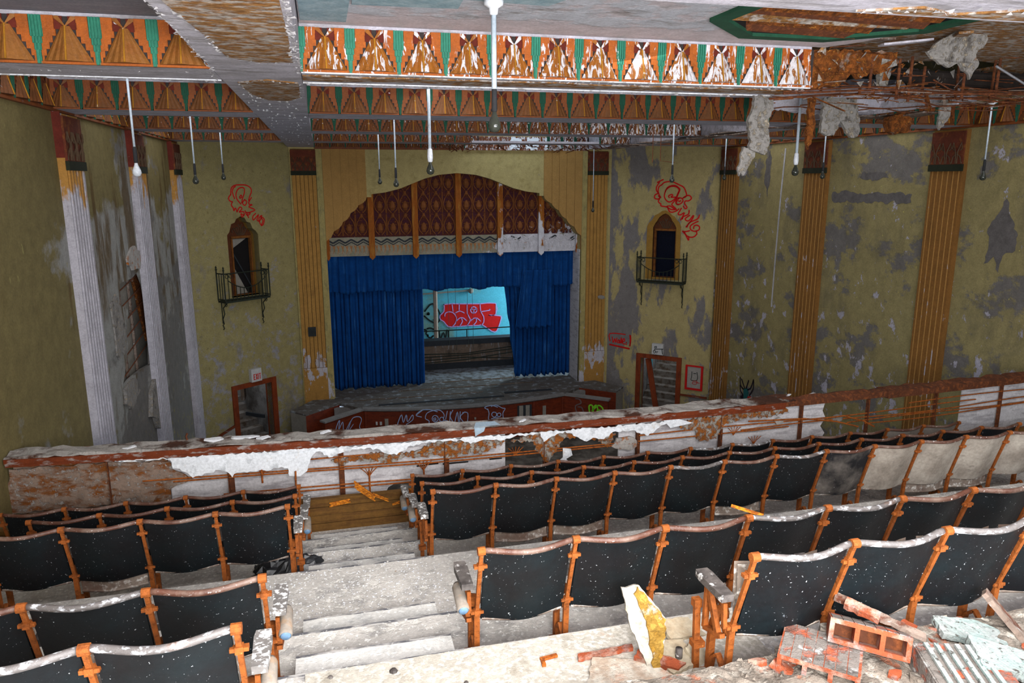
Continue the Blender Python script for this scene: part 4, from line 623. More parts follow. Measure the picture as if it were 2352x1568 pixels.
# --- backstage
b = MB(); b.box((-3, 27.0, STAGE), (11, 27.1, .5)); wb = st(b.build('wall_back', 'cyan'))
b = MB(); b.box((10.4, 22.4, STAGE), (10.5, 27, .5)); st(b.build('wall_stage_right', 'cyan'))
b = MB(); b.box((-2.6, 22.4, STAGE), (-2.5, 27, .5)); st(b.build('wall_stage_left', 'brownwall'))
b = MB(); b.box((-2.6, 22.31, .6), (10.5, 27.1, .7)); st(b.build('ceiling_stage', 'roof'))
lw = empty('low_wall', (4.5, 24.6, STAGE), 'low brown wall with dark coping at the rear of the stage', 'low wall')
for nm, a, c, m in (('panel', (-6, 0, .22), (5, .12, .84), 'brownwall'), ('base_band', (-6, -.02, 0), (5, .12, .22), 'darkband'), ('coping', (-6, -.05, .84), (5, .4, 1.02), 'darkband')):
    b = MB(); b.box(a, c); b.build(nm, m, lw)
hr = empty('handrail', (4.5, 24.9, STAGE + 1.02), 'thin black handrail above the low wall behind the stage', 'handrail')
b = MB(); b.tube([(-4, 0, .28), (0, 0, .27), (3.5, 0, .30)], .02, 6); b.build('rail', 'iron', hr)
for x in (-2.6, .15, 2.6): b = MB(); b.tube([(x, 0, 0), (x, 0, .28)], .018, 5); b.build('post', 'iron', hr)
for i, (za, zb, zc) in enumerate(((.62, .56, .74), (.50, .52, .66), (.38, .45, .30), (.30, .38, .58))):
    b = MB(); b.tube([(-2.2, -.12, za), (.0, -.14, zb), (1.9, -.12, zc)], .018, 5); tag(b.build('slack_cable', 'iron', loc=(4.5, 24.55 - .05 * i, STAGE)), ('upper', 'second', 'third', 'lowest')[i] + ' dark cable drooping in front of the low brown stage wall', 'cable', 'slack stage cables')
b = MB(); b.lathe([(.075, 0), (.075, 3.0)], n=10); tag(b.build('pole', 'pole', loc=(3.68, 25.6, -5.9)), 'beige pole standing beside the left curtain edge backstage', 'pole')
b = MB(); b.tube([(3.4, 26.9, -4.05), (5.15, 26.9, -3.98)], .03, 6); b.lathe([(.02, 0), (.09, .05), (.09, .16), (.03, .2)], (5.2, 26.9, -4.1), 8); tag(b.build('wall_pipe', 'niche_grey'), 'grey pipe with a round end high on the cyan wall', 'pipe')
for i, x in enumerate((3.9, 4.15, 4.55, 4.72)):
    b = MB(); b.tube([(x, 24.2, -3.2), (x + .02, 24.2, -5.4 - .2 * (i % 2))], .006, 4); tag(b.build('backdrop_cord', 'iron'), ('leftmost', 'second', 'third', 'rightmost')[i] + ' of the thin dark cords hanging before the cyan backdrop', 'cord', 'stage cords')
# graffiti painted on surfaces
def graf(name, lines, f, n, w, mat, label, close=False, k=4, fills=()):
    b = MB()
    for poly in fills:
        P = [f(*p) for p in poly]; tri = tessellate_polygon([[Vector((p[0], p[1], 0)) for p in poly]]); b.add(P, [tuple(t) for t in tri])
    b.mi = 0
    for l in lines:
        pts = smooth_line(l, k); b.strip([f(*p) for p in pts], w, n)
        for p in (pts[0], pts[-1]):
            c = Vector(f(*p)); nn = Vector(n).normalized(); u = nn.orthogonal().normalized(); v = nn.cross(u); b.add([c + (u * math.cos(t) + v * math.sin(t)) * w / 2 for t in [j * math.pi / 4 for j in range(8)]], [tuple(range(8))])
    return tag(b.build(name, mat), label, 'graffiti')
graf('graffiti', [], lambda x, z: (x, 26.985, z), (0, -1, 0), .03, 'spray_red', 'red block letter graffiti on the cyan backstage wall', fills=[BACKRED[0]])
graf('graffiti', BACKLINES + [BACKRED[0] + BACKRED[0][:1]], lambda x, z: (x, 26.975, z), (0, -1, 0), .035, 'spray_lilac', 'lilac outlines on the red backstage letters', k=2)
graf('graffiti', BACKBLACK, lambda x, z: (x, 26.985, z), (0, -1, 0), .06, 'spray_black', 'black scrawl of diamond and bubbles left of the red letters', k=3)
graf('graffiti', APRON_G, lambda x, z: (x, arcY(x) - .035, z), (0, -1, 0), .022, 'spray_blue', 'pale blue face and lettering on the apron left half')
graf('graffiti', APRON_G2, lambda x, z: (x, arcY(x) - .035, z), (0, -1, 0), .022, 'spray_blue', 'small pale blue face right of the apron lettering')
graf('graffiti', WING_L, lambda u, z: WLP(u, z, .01), WLP.n, .024, 'spray_blue', 'pale blue scribble on the left slanting parapet')
graf('graffiti', WING_Rg, lambda u, z: WRP(u, z, .01), WRP.n, .045, 'spray_green', 'bright green bubble scrawl on the right parapet')
graf('graffiti', WING_Rgrey, lambda u, z: WRP(u, z, .01), WRP.n, .04, 'spray_grey', 'dim grey squiggle beside the green scrawl')
graf('graffiti', GRAF_L, lambda u, z: SL(u, z, .006), SL.n, .032, 'spray_red', 'red face graffiti above the left niche')
graf('graffiti', GRAF_R, lambda u, z: SR(u, z, .006), SR.n, .04, 'spray_red', 'red face graffiti above the right niche')
graf('graffiti', WALE, lambda u, z: SR(u, z, .006), SR.n, .035, 'spray_red', 'red boxed word sprayed left of the right exit door', k=3)
for nm, ln, fl, m, w, lab in (('graffiti', ANTLER[3:], [], 'spray_navy', .05, 'dark antler strokes sprayed on the right wall'), ('graffiti', [], [ANTLER[0]], 'spray_teal', .03, 'teal head shape below the antlers'), ('graffiti', [], [ANTLER[2]], 'spray_red', .03, 'red patch right of the teal head'), ('graffiti', [], [ANTLER[1]], 'spray_navy', .03, 'dark patch left of the teal head')):
    graf(nm, ln, lambda y, z: (XR - .008, y, z), (-1, 0, 0), w, m, lab, fills=fl)
# --- doorways with their stairs, niches, iron balconies, signs
def doorway(P, D, name, plank):
    u0, u1, zt = D; t = empty(name, (0, 0, 0)); t['kind'] = 'structure'; fw = .15
    for q in ([(u0 - fw, FLOOR), (u0, FLOOR), (u0, zt), (u0 - fw, zt)], [(u1, FLOOR), (u1 + fw, FLOOR), (u1 + fw, zt), (u1, zt)], [(u0 - fw, zt), (u1 + fw, zt), (u1 + fw, zt + .13), (u0 - fw, zt + .13)]):
        b = MB(); b.plate(q, lambda u, z: P(u, z, .04), -P.n * .32); b.build('door_frame', 'doorwood', t, fix=True)
    def wallq(nm, a, c, d0, d1, mat):
        b = MB(); v = [P(a, FLOOR, -d0), P(c, FLOOR, -d1), P(c, -4.2, -d1), P(a, -4.2, -d0)]; b.add(v, [(0, 1, 2, 3)]); b.build(nm, mat, t)
    wallq('passage_wall', u0 - .3, u0 - .3, .24, 3.2, 'alcove'); wallq('passage_wall', u1 + .3, u1 + .3, .24, 3.2, 'alcove'); wallq('passage_end', u0 - .3, u1 + .3, 3.2, 3.2, 'alcove')
    for k in range(9):
        b = MB(); d0 = .7 + .26 * k; b.plate([(u0 - .28, FLOOR), (u1 + .28, FLOOR), (u1 + .28, FLOOR + .18 * (k + 1)), (u0 - .28, FLOOR + .18 * (k + 1))], lambda u, z: P(u, z, -d0), -P.n * .28); b.build('stair_step', 'stair', t, fix=True)
    return t
d1 = doorway(SL, DL, 'door_1', 0); d2 = doorway(SR, DR, 'door_2', 1)
b = MB(); b.plate([(DL[0], FLOOR), (DL[0] + .06, FLOOR), (DL[0] + .06, DL[2] - .02), (DL[0], DL[2] - .02)], lambda u, z: SL(u, z, -.3), -SL.n * .75); b.build('open_leaf', 'dark', d1, fix=True)
b = MB(); b.bar(SL(1.9, -6.6, -1.), SL(2.1, -6.62, -.4), .05, .1); b.build('push_bar', 'darkband', d1)
b = MB(); b.bar(SR(1.72, FLOOR + .35, .02), SR(1.36, DR[2] - .04, -.1), .17, .05, SR.n); tag(b.build('leaning_board', 'doorwood'), 'brown board leaning inside the right exit doorway', 'board')
b = MB(); b.tube([SR(1.95, -5.5, -1.2), SR(2.1, -5.9, -1.0), SR(2.3, -6.1, -.8)], .05, 6); b.build('handrail', 'darkband', d2)
def sign(P, q, lines, lab, mat, d=.12):
    u0, u1 = min(p[0] for p in q), max(p[0] for p in q); z0, z1 = min(p[1] for p in q), max(p[1] for p in q)
    t = empty('exit_sign', P((u0 + u1) / 2, z0), lab, 'sign'); o = Vector(t.location)
    b = MB(); b.plate([(u0, z0), (u1, z0), (u1, z1), (u0, z1)], lambda u, z: P(u, z, .002) - o, P.n * d); b.build('sign_box', 'sign_white', t, fix=True)
    b = MB()
    for l in lines: b.strip([P(u, z, d + .008) - o for u, z in l], .022, P.n)
    b.build('lettering', mat, t); return t
EX = [(x0 + .01, x0 + .055) for x0 in (1.5, 1.565, 1.63, 1.675)]; zt, zb_ = -5.17, -5.33; zm = (zt + zb_) / 2
sign(SL, EXIT_L[0], [[(1.51, zt), (1.51, zb_)], [(1.51, zt - .01), (1.555, zt - .01)], [(1.51, zm), (1.55, zm)], [(1.51, zb_ + .01), (1.555, zb_ + .01)], [(1.575, zt), (1.62, zb_)], [(1.62, zt), (1.575, zb_)], [(1.648, zt), (1.648, zb_)], [(1.67, zt - .01), (1.73, zt - .01)], [(1.70, zt), (1.70, zb_)]], 'white exit sign with red letters above the left door', 'sign_red')
sign(SR, EXIT_R[0], [l + l[:1] if len(l) > 3 else l for l in EXIT_R[1:]], 'white sign scribbled in black above the right door', 'spray_black')
t = empty('framed_notice', SR(2.88, -6.3), 'red framed grey notice with a drawn figure beside right door', 'notice'); o_ = Vector(t.location)
for q in ([(2.61, -6.3), (3.15, -6.3), (3.15, -6.24), (2.61, -6.24)], [(2.61, -5.57), (3.15, -5.57), (3.15, -5.53), (2.61, -5.53)], [(2.61, -6.24), (2.67, -6.24), (2.67, -5.57), (2.61, -5.57)], [(3.09, -6.24), (3.15, -6.24), (3.15, -5.57), (3.09, -5.57)]):
    b = MB(); b.plate(q, lambda u, z: SR(u, z, .003) - o_, SR.n * .05); b.build('frame', 'spray_red', t, fix=True)
b = MB(); b.plate([(2.67, -6.24), (3.09, -6.24), (3.09, -5.57), (2.67, -5.57)], lambda u, z: SR(u, z, .002) - o_, SR.n * .02); b.build('board', 'greyboard', t, fix=True)
for i, l in enumerate(POSTER[1:]):
    b = MB(); b.strip([SR(u, z, .03) - o_ for u, z in smooth_line(l, 4)], .018, SR.n); b.build('drawn_line', 'spray_red' if i == 2 else 'spray_black', t)
def niche(P, out, o1, z0, zs, depth, nm, mats):
    t = empty(nm, (0, 0, 0)); t['kind'] = 'structure'; u0 = min(p[0] for p in out); u1 = max(p[0] for p in out); zt = max(p[1] for p in out)
    b = MB(); b.plate([(u0 - .05, z0), (u1 + .05, z0), (u1 + .05, zt + .05), (u0 - .05, zt + .05)], lambda u, z: P(u, z, -depth), -P.n * .03, [[(o1[0], z0 + .02), (o1[1], z0 + .02), (o1[1], zs), (o1[0], zs)]]); b.build('niche_back', mats[0], t, fix=True)
    rv = MB(); m = len(out)
    for i in range(m):
        a, c = out[i], out[(i + 1) % m]; v = [P(*a, .001), P(*c, .001), P(*c, -depth), P(*a, -depth)]; rv.add(v, [(0, 1, 2, 3)])
    rv.build('reveal', mats[1], t)
    b = MB(); b.plate([(o1[0] - .05, z0), (o1[1] + .05, z0), (o1[1] + .05, zs + .05), (o1[0] - .05, zs + .05)], lambda u, z: P(u, z, -depth - .1), -P.n * .02); b.build('pane', mats[2], t, fix=True)
    for q in ([(o1[0], zs - .03), (o1[1], zs - .03), (o1[1], zs + .03), (o1[0], zs + .03)], [(o1[0] - .0, z0), (o1[0] + .04, z0), (o1[0] + .04, zs), (o1[0], zs)], [(o1[1] - .04, z0), (o1[1], z0), (o1[1], zs), (o1[1] - .04, zs)]):
        b = MB(); b.plate(q, lambda u, z: P(u, z, -depth - .06), P.n * .1); b.build('window_frame', 'niche', t, fix=True)
    uc = (o1[0] + o1[1]) / 2; b = MB()
    for s in (-1, 1):
        for k in range(4): b.tube([P(uc + s * .03 * k, zs + .05, -depth + .02), P(uc + s * .07 * k, zs + .25, -depth + .03), P(uc + s * (.05 + .07 * k), zs + .34 - .06 * k, -depth + .025), P(uc + s * (.02 + .07 * k), zs + .28 - .05 * k, -depth + .02)], .014, 4)
    b.build('tympanum_relief', 'relief', t); return t
n1 = niche(SL, nichL, (1.42, 2.03), -3.02, -1.47, .33, 'window_1', ('tymp', 'niche_gold', 'dark'))
for i, q in enumerate(([(1.44, -1.52), (1.92, -1.52), (1.44, -1.8)], [(1.46, -2.2), (1.46, -3.0), (1.86, -3.0)])):
    b = MB(); b.plate(q, lambda u, z: SL(u, z, -.4), SL.n * .015); b.build('pane_shard', 'niche_grey', n1, fix=True)
b = MB(); b.bar(SL(1.46, -1.85, -.36), SL(1.98, -2.85, -.36), .03, .02, SL.n); b.build('glazing_bar', 'darkband', n1)
n2 = niche(SR, nichR, (1.43, 2.12), -2.9, -1.47, .1, 'window_2', ('tymp', 'niche', 'glass'))
b = MB(); sur = [(1.21, -1.37), (1.27, -1.26), (1.36, -1.18), (1.44, -1.04), (1.55, -.99), (1.66, -.91), (1.77, -.89), (1.89, -.94), (1.96, -1.02), (2.06, -1.07), (2.12, -1.16), (2.2, -1.23), (2.26, -1.36), (2.27, -2.96), (1.2, -2.97)]
b.plate(sur, lambda u, z: SR(u, z, .001), SR.n * .012, [nichR]); b.build('surround', 'niche_gold', n2, fix=True)
def balconette(P, u0, u1, z0, z1, lab, dep=.35):
    t = empty('iron_balcony', P((u0 + u1) / 2, z0), lab, 'balcony'); o = Vector(t.location); Q = lambda u, z, d: P(u, z, d) - o
    def part(nm, f, *a): b = MB(); f(b); b.build(nm, 'iron', t)
    b = MB(); b.plate([(u0, .0), (u1, .0), (u1, dep), (u0, dep)], lambda u, d: Q(u, z0, d), (0, 0, -.05)); b.build('floor_plate', 'iron', t, fix=True)
    part('top_rail', lambda b: b.tube([Q(u0, z1, .02), Q(u0, z1, dep), Q(u1, z1, dep), Q(u1, z1, .02)], .016, 5))
    part('mid_rail', lambda b: b.tube([Q(u0, z0 + .04, .02), Q(u0, z0 + .04, dep), Q(u1, z0 + .04, dep), Q(u1, z0 + .04, .02)], .013, 5))
    for u in (u0, u1):
        for d in (.02, dep):
            b = MB(); b.tube([Q(u, z0, d), Q(u, z1 + .06, d)], .018, 5); b.lathe([(.0, z1 + .05), (.03, z1 + .09), (.012, z1 + .13), (.025, z1 + .15), (0, z1 + .2)], tuple(P(u, 0, d) - o + Vector((0, 0, 0))), 6); b.build('post', 'iron', t)
        for d in (.13, .24): b = MB(); b.tube([Q(u, z0, d), Q(u, z1, d)], .01, 4); b.build('bar', 'iron', t)
    n = 11
    for k in range(n):
        f = (k + 1) / (n + 1); u = u0 + (u1 - u0) * f; h = z1 if f < .12 or f > .88 else z0 + (z1 - z0) * (.42 + 1.9 * (f - .5) ** 2)
        b = MB(); b.tube([Q(u, z0, dep), Q(u, h, dep)], .010, 4); b.build('bar', 'iron', t)
    b = MB(); b.tube([Q(u0 + (u1 - u0) * (.08 + .84 * i / 14), z0 + (z1 - z0) * (.42 + 1.9 * (.42 - .84 * i / 14) ** 2), dep) for i in range(15)], .012, 4); b.build('swag', 'iron', t)
    for s, uu in ((1, u0 + .09), (1, u0 + .2), (-1, u1 - .09), (-1, u1 - .2)):
        b = MB(); b.tube([Q(uu + .05 * math.cos(a * .7), z1 - .07 + .05 * math.sin(a * .7), dep) for a in range(10)], .009, 4); b.build('scroll', 'iron', t)
    for u in (u0 + .07, u1 - .07):
        b = MB(); b.tube([Q(u, z0 - .05, .3), Q(u, z0 - .2, .1), Q(u, z0 - .35, .14), Q(u, z0 - .5, .04), Q(u, z0 - .62, .08), Q(u, z0 - .66, .02), Q(u, z0 - .75, .07), Q(u, z0 - .78, .03)], .014, 5); b.tube([Q(u, z0 - .05, .03), Q(u, z0 - .62, .03)], .012, 4)
        b.tube([Q(u, z0 - .1 - .05 * math.cos(a * .8), .24 + .05 * math.sin(a * .8)) for a in range(9)], .009, 4); b.build('scroll_bracket', 'iron', t)
balconette(SL, .72, 2.06, -3.04, -2.33, 'black wrought iron balcony under the left niche')
balconette(SR, 1.05, 2.48, -3.01, -2.29, 'black wrought iron balcony under the right niche')
# dado rails beside the doors, speaker grille on the left pilaster
b = MB(); b.bar(SR(2.47, -6.5, .03), SR(3.3, -6.5, .03), .06, .05); b.build('dado_rail', 'cap', wsr)
b = MB(); b.bar(SL(.1, -6.75, .03), SL(.88, -6.5, .03), .06, .05); b.build('dado_rail', 'cap', wsl)
b = MB(); b.plate([(.1, FLOOR), (.88, FLOOR), (.88, -6.53), (.1, -6.78)], lambda u, z: SL(u, z, .002), SL.n * .02); b.build('bare_dado', 'grey_plaster', wsl, fix=True)
t = empty('wall_grille', (-.455, 21.9, -4.4), 'small black square grille on the left stage pilaster', 'grille')
b = MB(); b.box((-.11, -.04, 0), (.11, 0, .27)); b.build('housing', 'darkband', t)
for k in range(5): b = MB(); b.box((-.09, -.05, .03 + .045 * k), (.09, -.04, .05 + .045 * k)); b.build('slat', 'iron', t)
b = MB(); b.plate(blob(8.42, -3.62, .12, .05, 9, .2, 4), xz(21.86), (0, .04, .02)); tag(b.build('plaster_scrap', 'hang_plaster', fix=True), 'curled grey scrap on the right stage pilaster', 'scrap')
# ================================================================ BALCONY
# --- stepped concrete tiers (one run of floor, its treads and the half steps of the aisle)
TZ = {0: -2.12, 1: -2.36, 2: -2.585, 'c': -2.85, 3: -3.115, 4: -3.365, 5: -3.60}
EDGE = [(1.86, -1.88), (2.62, -2.12), (3.375, -2.36), (4.08, -2.585), (5.30, -2.85), (6.10, -3.115), (6.86, -3.365), (7.5, -3.60)]
b = MB(); y = -1.5; prof = [(y, -1.88)]
for i, (ey, ez) in enumerate(EDGE):
    prof.append((ey, ez));
    if i < len(EDGE) - 1: prof.append((ey, EDGE[i + 1][1]))
b.plate(prof + [(8.35, -3.6), (8.35, -4.3), (7, -4.5), (-1.5, -2.6)], lambda y, z: (XL + .005, y, z), (XR - XL - .01, 0, 0)); fb = st(b.build('floor_balcony', 'tier', fix=True))
b = MB(); r_ = random.Random(2)
b.grid(60, 16, lambda u, v: (1.0 + 3.0 * u, 2.60 - .9 * v, -2.12 + .012 + .03 * abs(math.sin(9 * u + 7 * v)) * math.sin(5 * v + 2 * u) ** 2 + r_.uniform(0, .018) + .035 * max(0, u - .3)))
o = b.build('dust_layer', 'rubble', fb); o['kind'] = 'stuff'
b = MB(); b.grid(50, 12, lambda u, v: (-.2 + 2.3 * u, 2.64 + .72 * v, -2.355 + r_.uniform(0, .005))); o = b.build('dust_film', 'tier_near', fb); o['kind'] = 'stuff'
for x0, x1, y0, y1, z in ((-.26, .57, 3.376, 3.69, -2.36), (-.25, .58, 4.081, 4.40, -2.585), (-.25, .58, 5.301, 5.60, -2.85), (-.24, .56, 6.101, 6.40, -3.115), (-.25, .58, 6.861, 7.18, -3.365)):
    q = MB(); q.box((x0, y0, z - .30), (x1, y1, z - .115)); q.build('half_step', 'step', fb)
    q = MB(); q.box((x0, y1 - .014, z - .116), (x1, y1 + .002, z - .112)); q.build('worn_nosing', 'nosing', fb)  # strips along the edges stand in for shadow and dirt lines
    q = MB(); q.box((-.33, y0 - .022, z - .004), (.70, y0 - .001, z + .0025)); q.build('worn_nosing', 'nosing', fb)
st(MB().box((XL, 8.3, FLOOR - .1), (XR, 21.9, FLOOR)).build('floor', 'stalls'))
# plank-faced riser with its splinters
pr_ = empty('plank_riser', (3.8, 7.5, -3.6), 'brown planked kerb at the foot of the aisle under the railing', 'kerb')
for k in range(4):
    b = MB(); b.box((-7, -.0 + .006 * (k % 2), .09 * k), (7.2, .03 + .006 * (k % 2), .09 * (k + 1) - .006)); b.build('plank', 'plyboard', pr_)
b = MB(); b.box((-7, .0, .345), (7.2, .06, .36)); b.build('ledge', 'plyboard', pr_)
for i, (x, z, a, l, n) in enumerate(((.02, -3.3, .15, .22, 4), (.28, -3.22, -.7, .28, 7), (.44, -3.28, -.5, .18, 3), (.60, -3.36, .3, .10, 2), (.72, -3.27, .05, .11, 6))):
    b = MB(); rr = random.Random(i)
    for k in range(n):
        dz = .012 * k; c, s = math.cos(a), math.sin(a); L = l * rr.uniform(.7, 1.05)
        b.bar((-.5 * L * c, -.012 - .004 * (k % 3), .5 * -L * s + dz), (.5 * L * c, -.03 + .01 * (k % 2), .5 * L * s + dz + rr.uniform(-.01, .01)), .012, .012)
    tag(b.build('wood_splinters', 'splinter', loc=(x, 7.475, z)), ('leftmost flat orange splinters', 'largest fan of orange splinters', 'crossed orange splinters right of the largest fan', 'smallest orange splinter', 'squarish bundle of orange splinters')[i] + ' against the planked kerb', 'splinters', 'splinters on the kerb')
# --- railing
def Yr(x): return 7.92 + .26 * ((x - 3.2) / 6.3) ** 2
rail = empty('balcony_railing', (3.8, 8, -3.6), 'long balcony railing with dusty wooden cap, rusted posts and torn plaster', 'railing'); RO = Vector((3.8, 8, -3.6))
def rp(b, nm, m, **k): o = b.build(nm, m, rail, **k); o.location = -RO; return o
def capseg(x0, x1, prof, nm, mat, jit=0., seed=1):
    n = int((x1 - x0) / .12); r = random.Random(seed); b = MB(); k = len(prof); vs = []
    for i in range(n + 1):
        x = x0 + (x1 - x0) * i / n
        vs += [(x, Yr(x) + dy + r.uniform(-jit, jit) * .3, -2.77 + dz + (r.uniform(-jit, jit) if dz > -.05 else 0)) for dy, dz in prof]
    fs = [(i * k + j, (i + 1) * k + j, (i + 1) * k + (j + 1) % k, i * k + (j + 1) % k) for i in range(n) for j in range(k)] + [tuple(range(k)), tuple(range(n * k, (n + 1) * k))[::-1]]
    b.add(vs, fs); return rp(b, nm, mat, fix=True)
capseg(-3.28, 5.6, [(0, 0), (0, -.05), (.02, -.055), (.02, -.09), (.3, -.09), (.3, 0)], 'cap_rail', 'cap')
capseg(-3.28, 5.75, [(.005, .002), (.295, .002), (.28, .018), (.2, .02), (.1, .018), (.02, .016)], 'dust_layer', 'cap_dust', .018, 3)['kind'] = 'stuff'
capseg(5.6, 7.5, [(.03, -.01), (.03, -.07), (.2, -.08), (.24, -.01), (.12, .03)], 'broken_cap', 'rust_dark', .02, 5)
capseg(7.2, 10.4, [(.02, .0), (.02, -.09), (.2, -.1), (.26, .0), (.14, .03)], 'broken_cap', 'rust_dark', .02, 6)
for x in (-2.3, -1.11, .06, 1.24, 2.42, 3.60, 4.73, 5.9, 6.95, 8.1, 9.31):
    b = MB(); y = Yr(x) + .09; b.box((x - .03, y, -3.6), (x + .03, y + .008, -2.86)); b.box((x - .03, y - .05, -3.6), (x - .022, y, -2.86)); rp(b, 'post', 'rust_dark')
for z0, x0, x1, w in ((-3.115, -2.0, 5.7, .01), (-3.145, -1.7, 3.6, .02), (-3.33, -1.2, 3.7, .02), (-3.365, -.9, 1.6, .0), (-3.04, 3.6, 8.8, .03), (-3.10, 5.0, 9.9, .05), (-3.0, -.3, .6, .02), (-3.15, 6.6, 9.9, .04), (-3.19, 6.9, 9.9, -.04), (-2.97, 7.6, 9.9, .05)):
    n = int((x1 - x0) / .3); b = MB(); b.tube([(x0 + (x1 - x0) * i / n, Yr(x0 + (x1 - x0) * i / n) + .06, z0 + w * math.sin(i * .5) * .35) for i in range(n + 1)], .009, 5); rp(b, 'rod', 'rust')
for pts in ([(5.1, 8.0, -2.99), (5.9, 8, -3.02), (6.4, 8, -3.10), (6.7, 7.95, -3.18)], [(6.2, 8, -3.04), (6.5, 8, -3.03), (6.8, 7.98, -3.12), (6.95, 7.95, -3.2)], [(-.44, 8, -3.42), (-.43, 8, -3.1)], [(.36, 8, -3.5), (.36, 8.02, -3.18)], [(.98, 8, -3.52), (.97, 8.0, -3.2)], [(-.78, 8, -3.2), (-.78, 8, -3.05)]):
    b = MB(); b.tube(pts, .011, 5); rp(b, 'rod', 'rust')
for k, (x, z) in enumerate(((.36, -3.2), (.97, -3.18), (2.05, -3.1), (-.78, -3.08), (4.9, -3.1), (5.2, -3.25))):
    for j in range(5): b = MB(); a = -1 + .5 * j; b.tube([(x, Yr(x) + .07, z - .06), (x + .04 * a, Yr(x) + .06, z + .0), (x + .09 * a, Yr(x) + .05, z + .06 - .01 * abs(a))], .005, 4); rp(b, 'tie_wire', 'rust')
def skin(nm, mat, outer, dy, th=.012):
    b = MB(); b.plate(outer, lambda x, z: (x, Yr(x) + dy, z), (0, th, 0)); rp(b, nm, mat, fix=True)
up = [(3.97 - i * (6.21 / 20), -2.855) for i in range(21)]
skin('white_plaster', 'white_plaster', rough(PL_EDGE, .03, .014, 3) + up, .02)
skin('rusted_plaster', 'brown_board', rough(RUSTP1, .04, .015, 4), .075); skin('rusted_plaster', 'rust_plaster', rough(RUSTP2, .02, .018, 5), .05, .02); skin('rusted_plaster', 'rust_plaster', rough(RUSTP3, .02, .02, 6), .05, .02); skin('rusted_plaster', 'rust_plaster', rough(RUSTP4, .02, .02, 7), .045, .02)
skin('white_plaster', 'white_plaster', [(3.9, -2.86), (4.1, -2.86), (4.3, -2.93), (4.0, -2.97)], .03); skin('white_plaster', 'white_plaster', [(2.62, -3.1), (2.72, -3.12), (2.74, -3.2), (2.66, -3.24), (2.72, -3.3), (2.62, -3.32), (2.55, -3.28), (2.62, -3.22)], .03)
skin('grey_clump', 'grey_plaster', rough(blob(4.5, -3.05, .15, .13, 11, .2, 8), .03, .012), .05, .03); skin('grey_clump', 'grey_plaster', blob(3.42, -3.12, .17, .09, 11, .25, 9), .05, .03); skin('grey_clump', 'grey_plaster', blob(5.55, -3.03, .06, .05, 8, .2, 10), .05, .03); skin('grey_clump', 'hang_plaster', blob(6.45, -3.08, .08, .06, 8, .2, 12), .05, .03)
holeA = [(1.95, -3.0), (3.35, -3.0), (3.35, -3.56), (1.95, -3.56)]; holeB = [(.5, -3.58), (.57, -3.44), (.66, -3.39), (.95, -3.38), (1.2, -3.42), (1.15, -3.58)]
for x0, x1, mat, hs in ((-3.25, -1.75, 'brown_board', ()), (-1.74, -.45, 'white_board', ()), (-.44, 1.94, 'white_board', (holeB,)), (3.36, 4.78, 'white_board', ()), (4.79, 6.28, 'white_board', ()), (8.62, 10.3, 'white_board', ())):
    e = jag((x1, -3.6), (x1, -2.87), 7, .0, 3) if x1 < 6 else [(x1 + .04 * math.sin(9 * j), -3.6 + .73 * j / 7) for j in range(8)]
    b = MB(); b.plate([(x0, -2.87), (x0, -3.6)] + e, lambda x, z: (x, Yr(x) + .13 + .01 * math.sin(3 * x), z), (0, .02, 0), hs); rp(b, 'back_board', mat, fix=True)
for x0, x1, z in ((1.0, 1.15, -3.2), (1.2, 1.5, -3.21), (1.75, 1.9, -3.2), (.9, 1.0, -3.21)): b = MB(); b.box((x0, Yr(x0) + .115, z), (x1, Yr(x0) + .13, z + .012)); rp(b, 'board_crack', 'dark')
b = MB(); b.plate([(1.55, .0), (1.86, .03), (1.82, .16), (1.60, .17)], lambda x, d: (x, Yr(1.7) + d, -2.748), (0, 0, .004)); b.plate([(1.55, -2.748), (1.68, -2.75), (1.66, -2.80), (1.56, -2.85)], lambda x, z: (x, Yr(1.7) - .005, z), (0, -.004, 0)); tag(b.build('paper_sheet', 'paper', fix=True), 'pale blue sheet folded over the railing cap', 'paper')
for i, (x, d, s) in enumerate(((-2.1, .1, .07), (-1.25, .18, .1), (-.95, .2, .12), (-.75, .14, .07), (-.1, .2, .06), (2.15, .1, .05), (5.75, .2, .04), (6.1, .16, .05))):
    b = MB(); b.plate(blob(0, 0, s, s * .5, 7, .3, 50 + i), lambda x, y: (x, y, .01 * math.sin(40 * x)), (0, 0, .012)); tag(b.build('plaster_flake', 'white_flake', loc=(x, Yr(x) + d, -2.748), fix=True), ('first', 'second', 'third', 'fourth', 'fifth', 'sixth', 'seventh', 'eighth')[i] + ' loose plaster flake from the left on the railing cap', 'plaster flake', 'flakes on the railing cap')
b = MB(); b.tube([(0, 0, 0), (-.01, 0, .05), (.005, 0, .085)], .012, 5); tag(b.build('rusty_bolt', 'rust_dark', loc=(-1.55, Yr(-1.55) + .25, -2.76)), 'small rusty bolt standing on the railing cap left end', 'bolt')

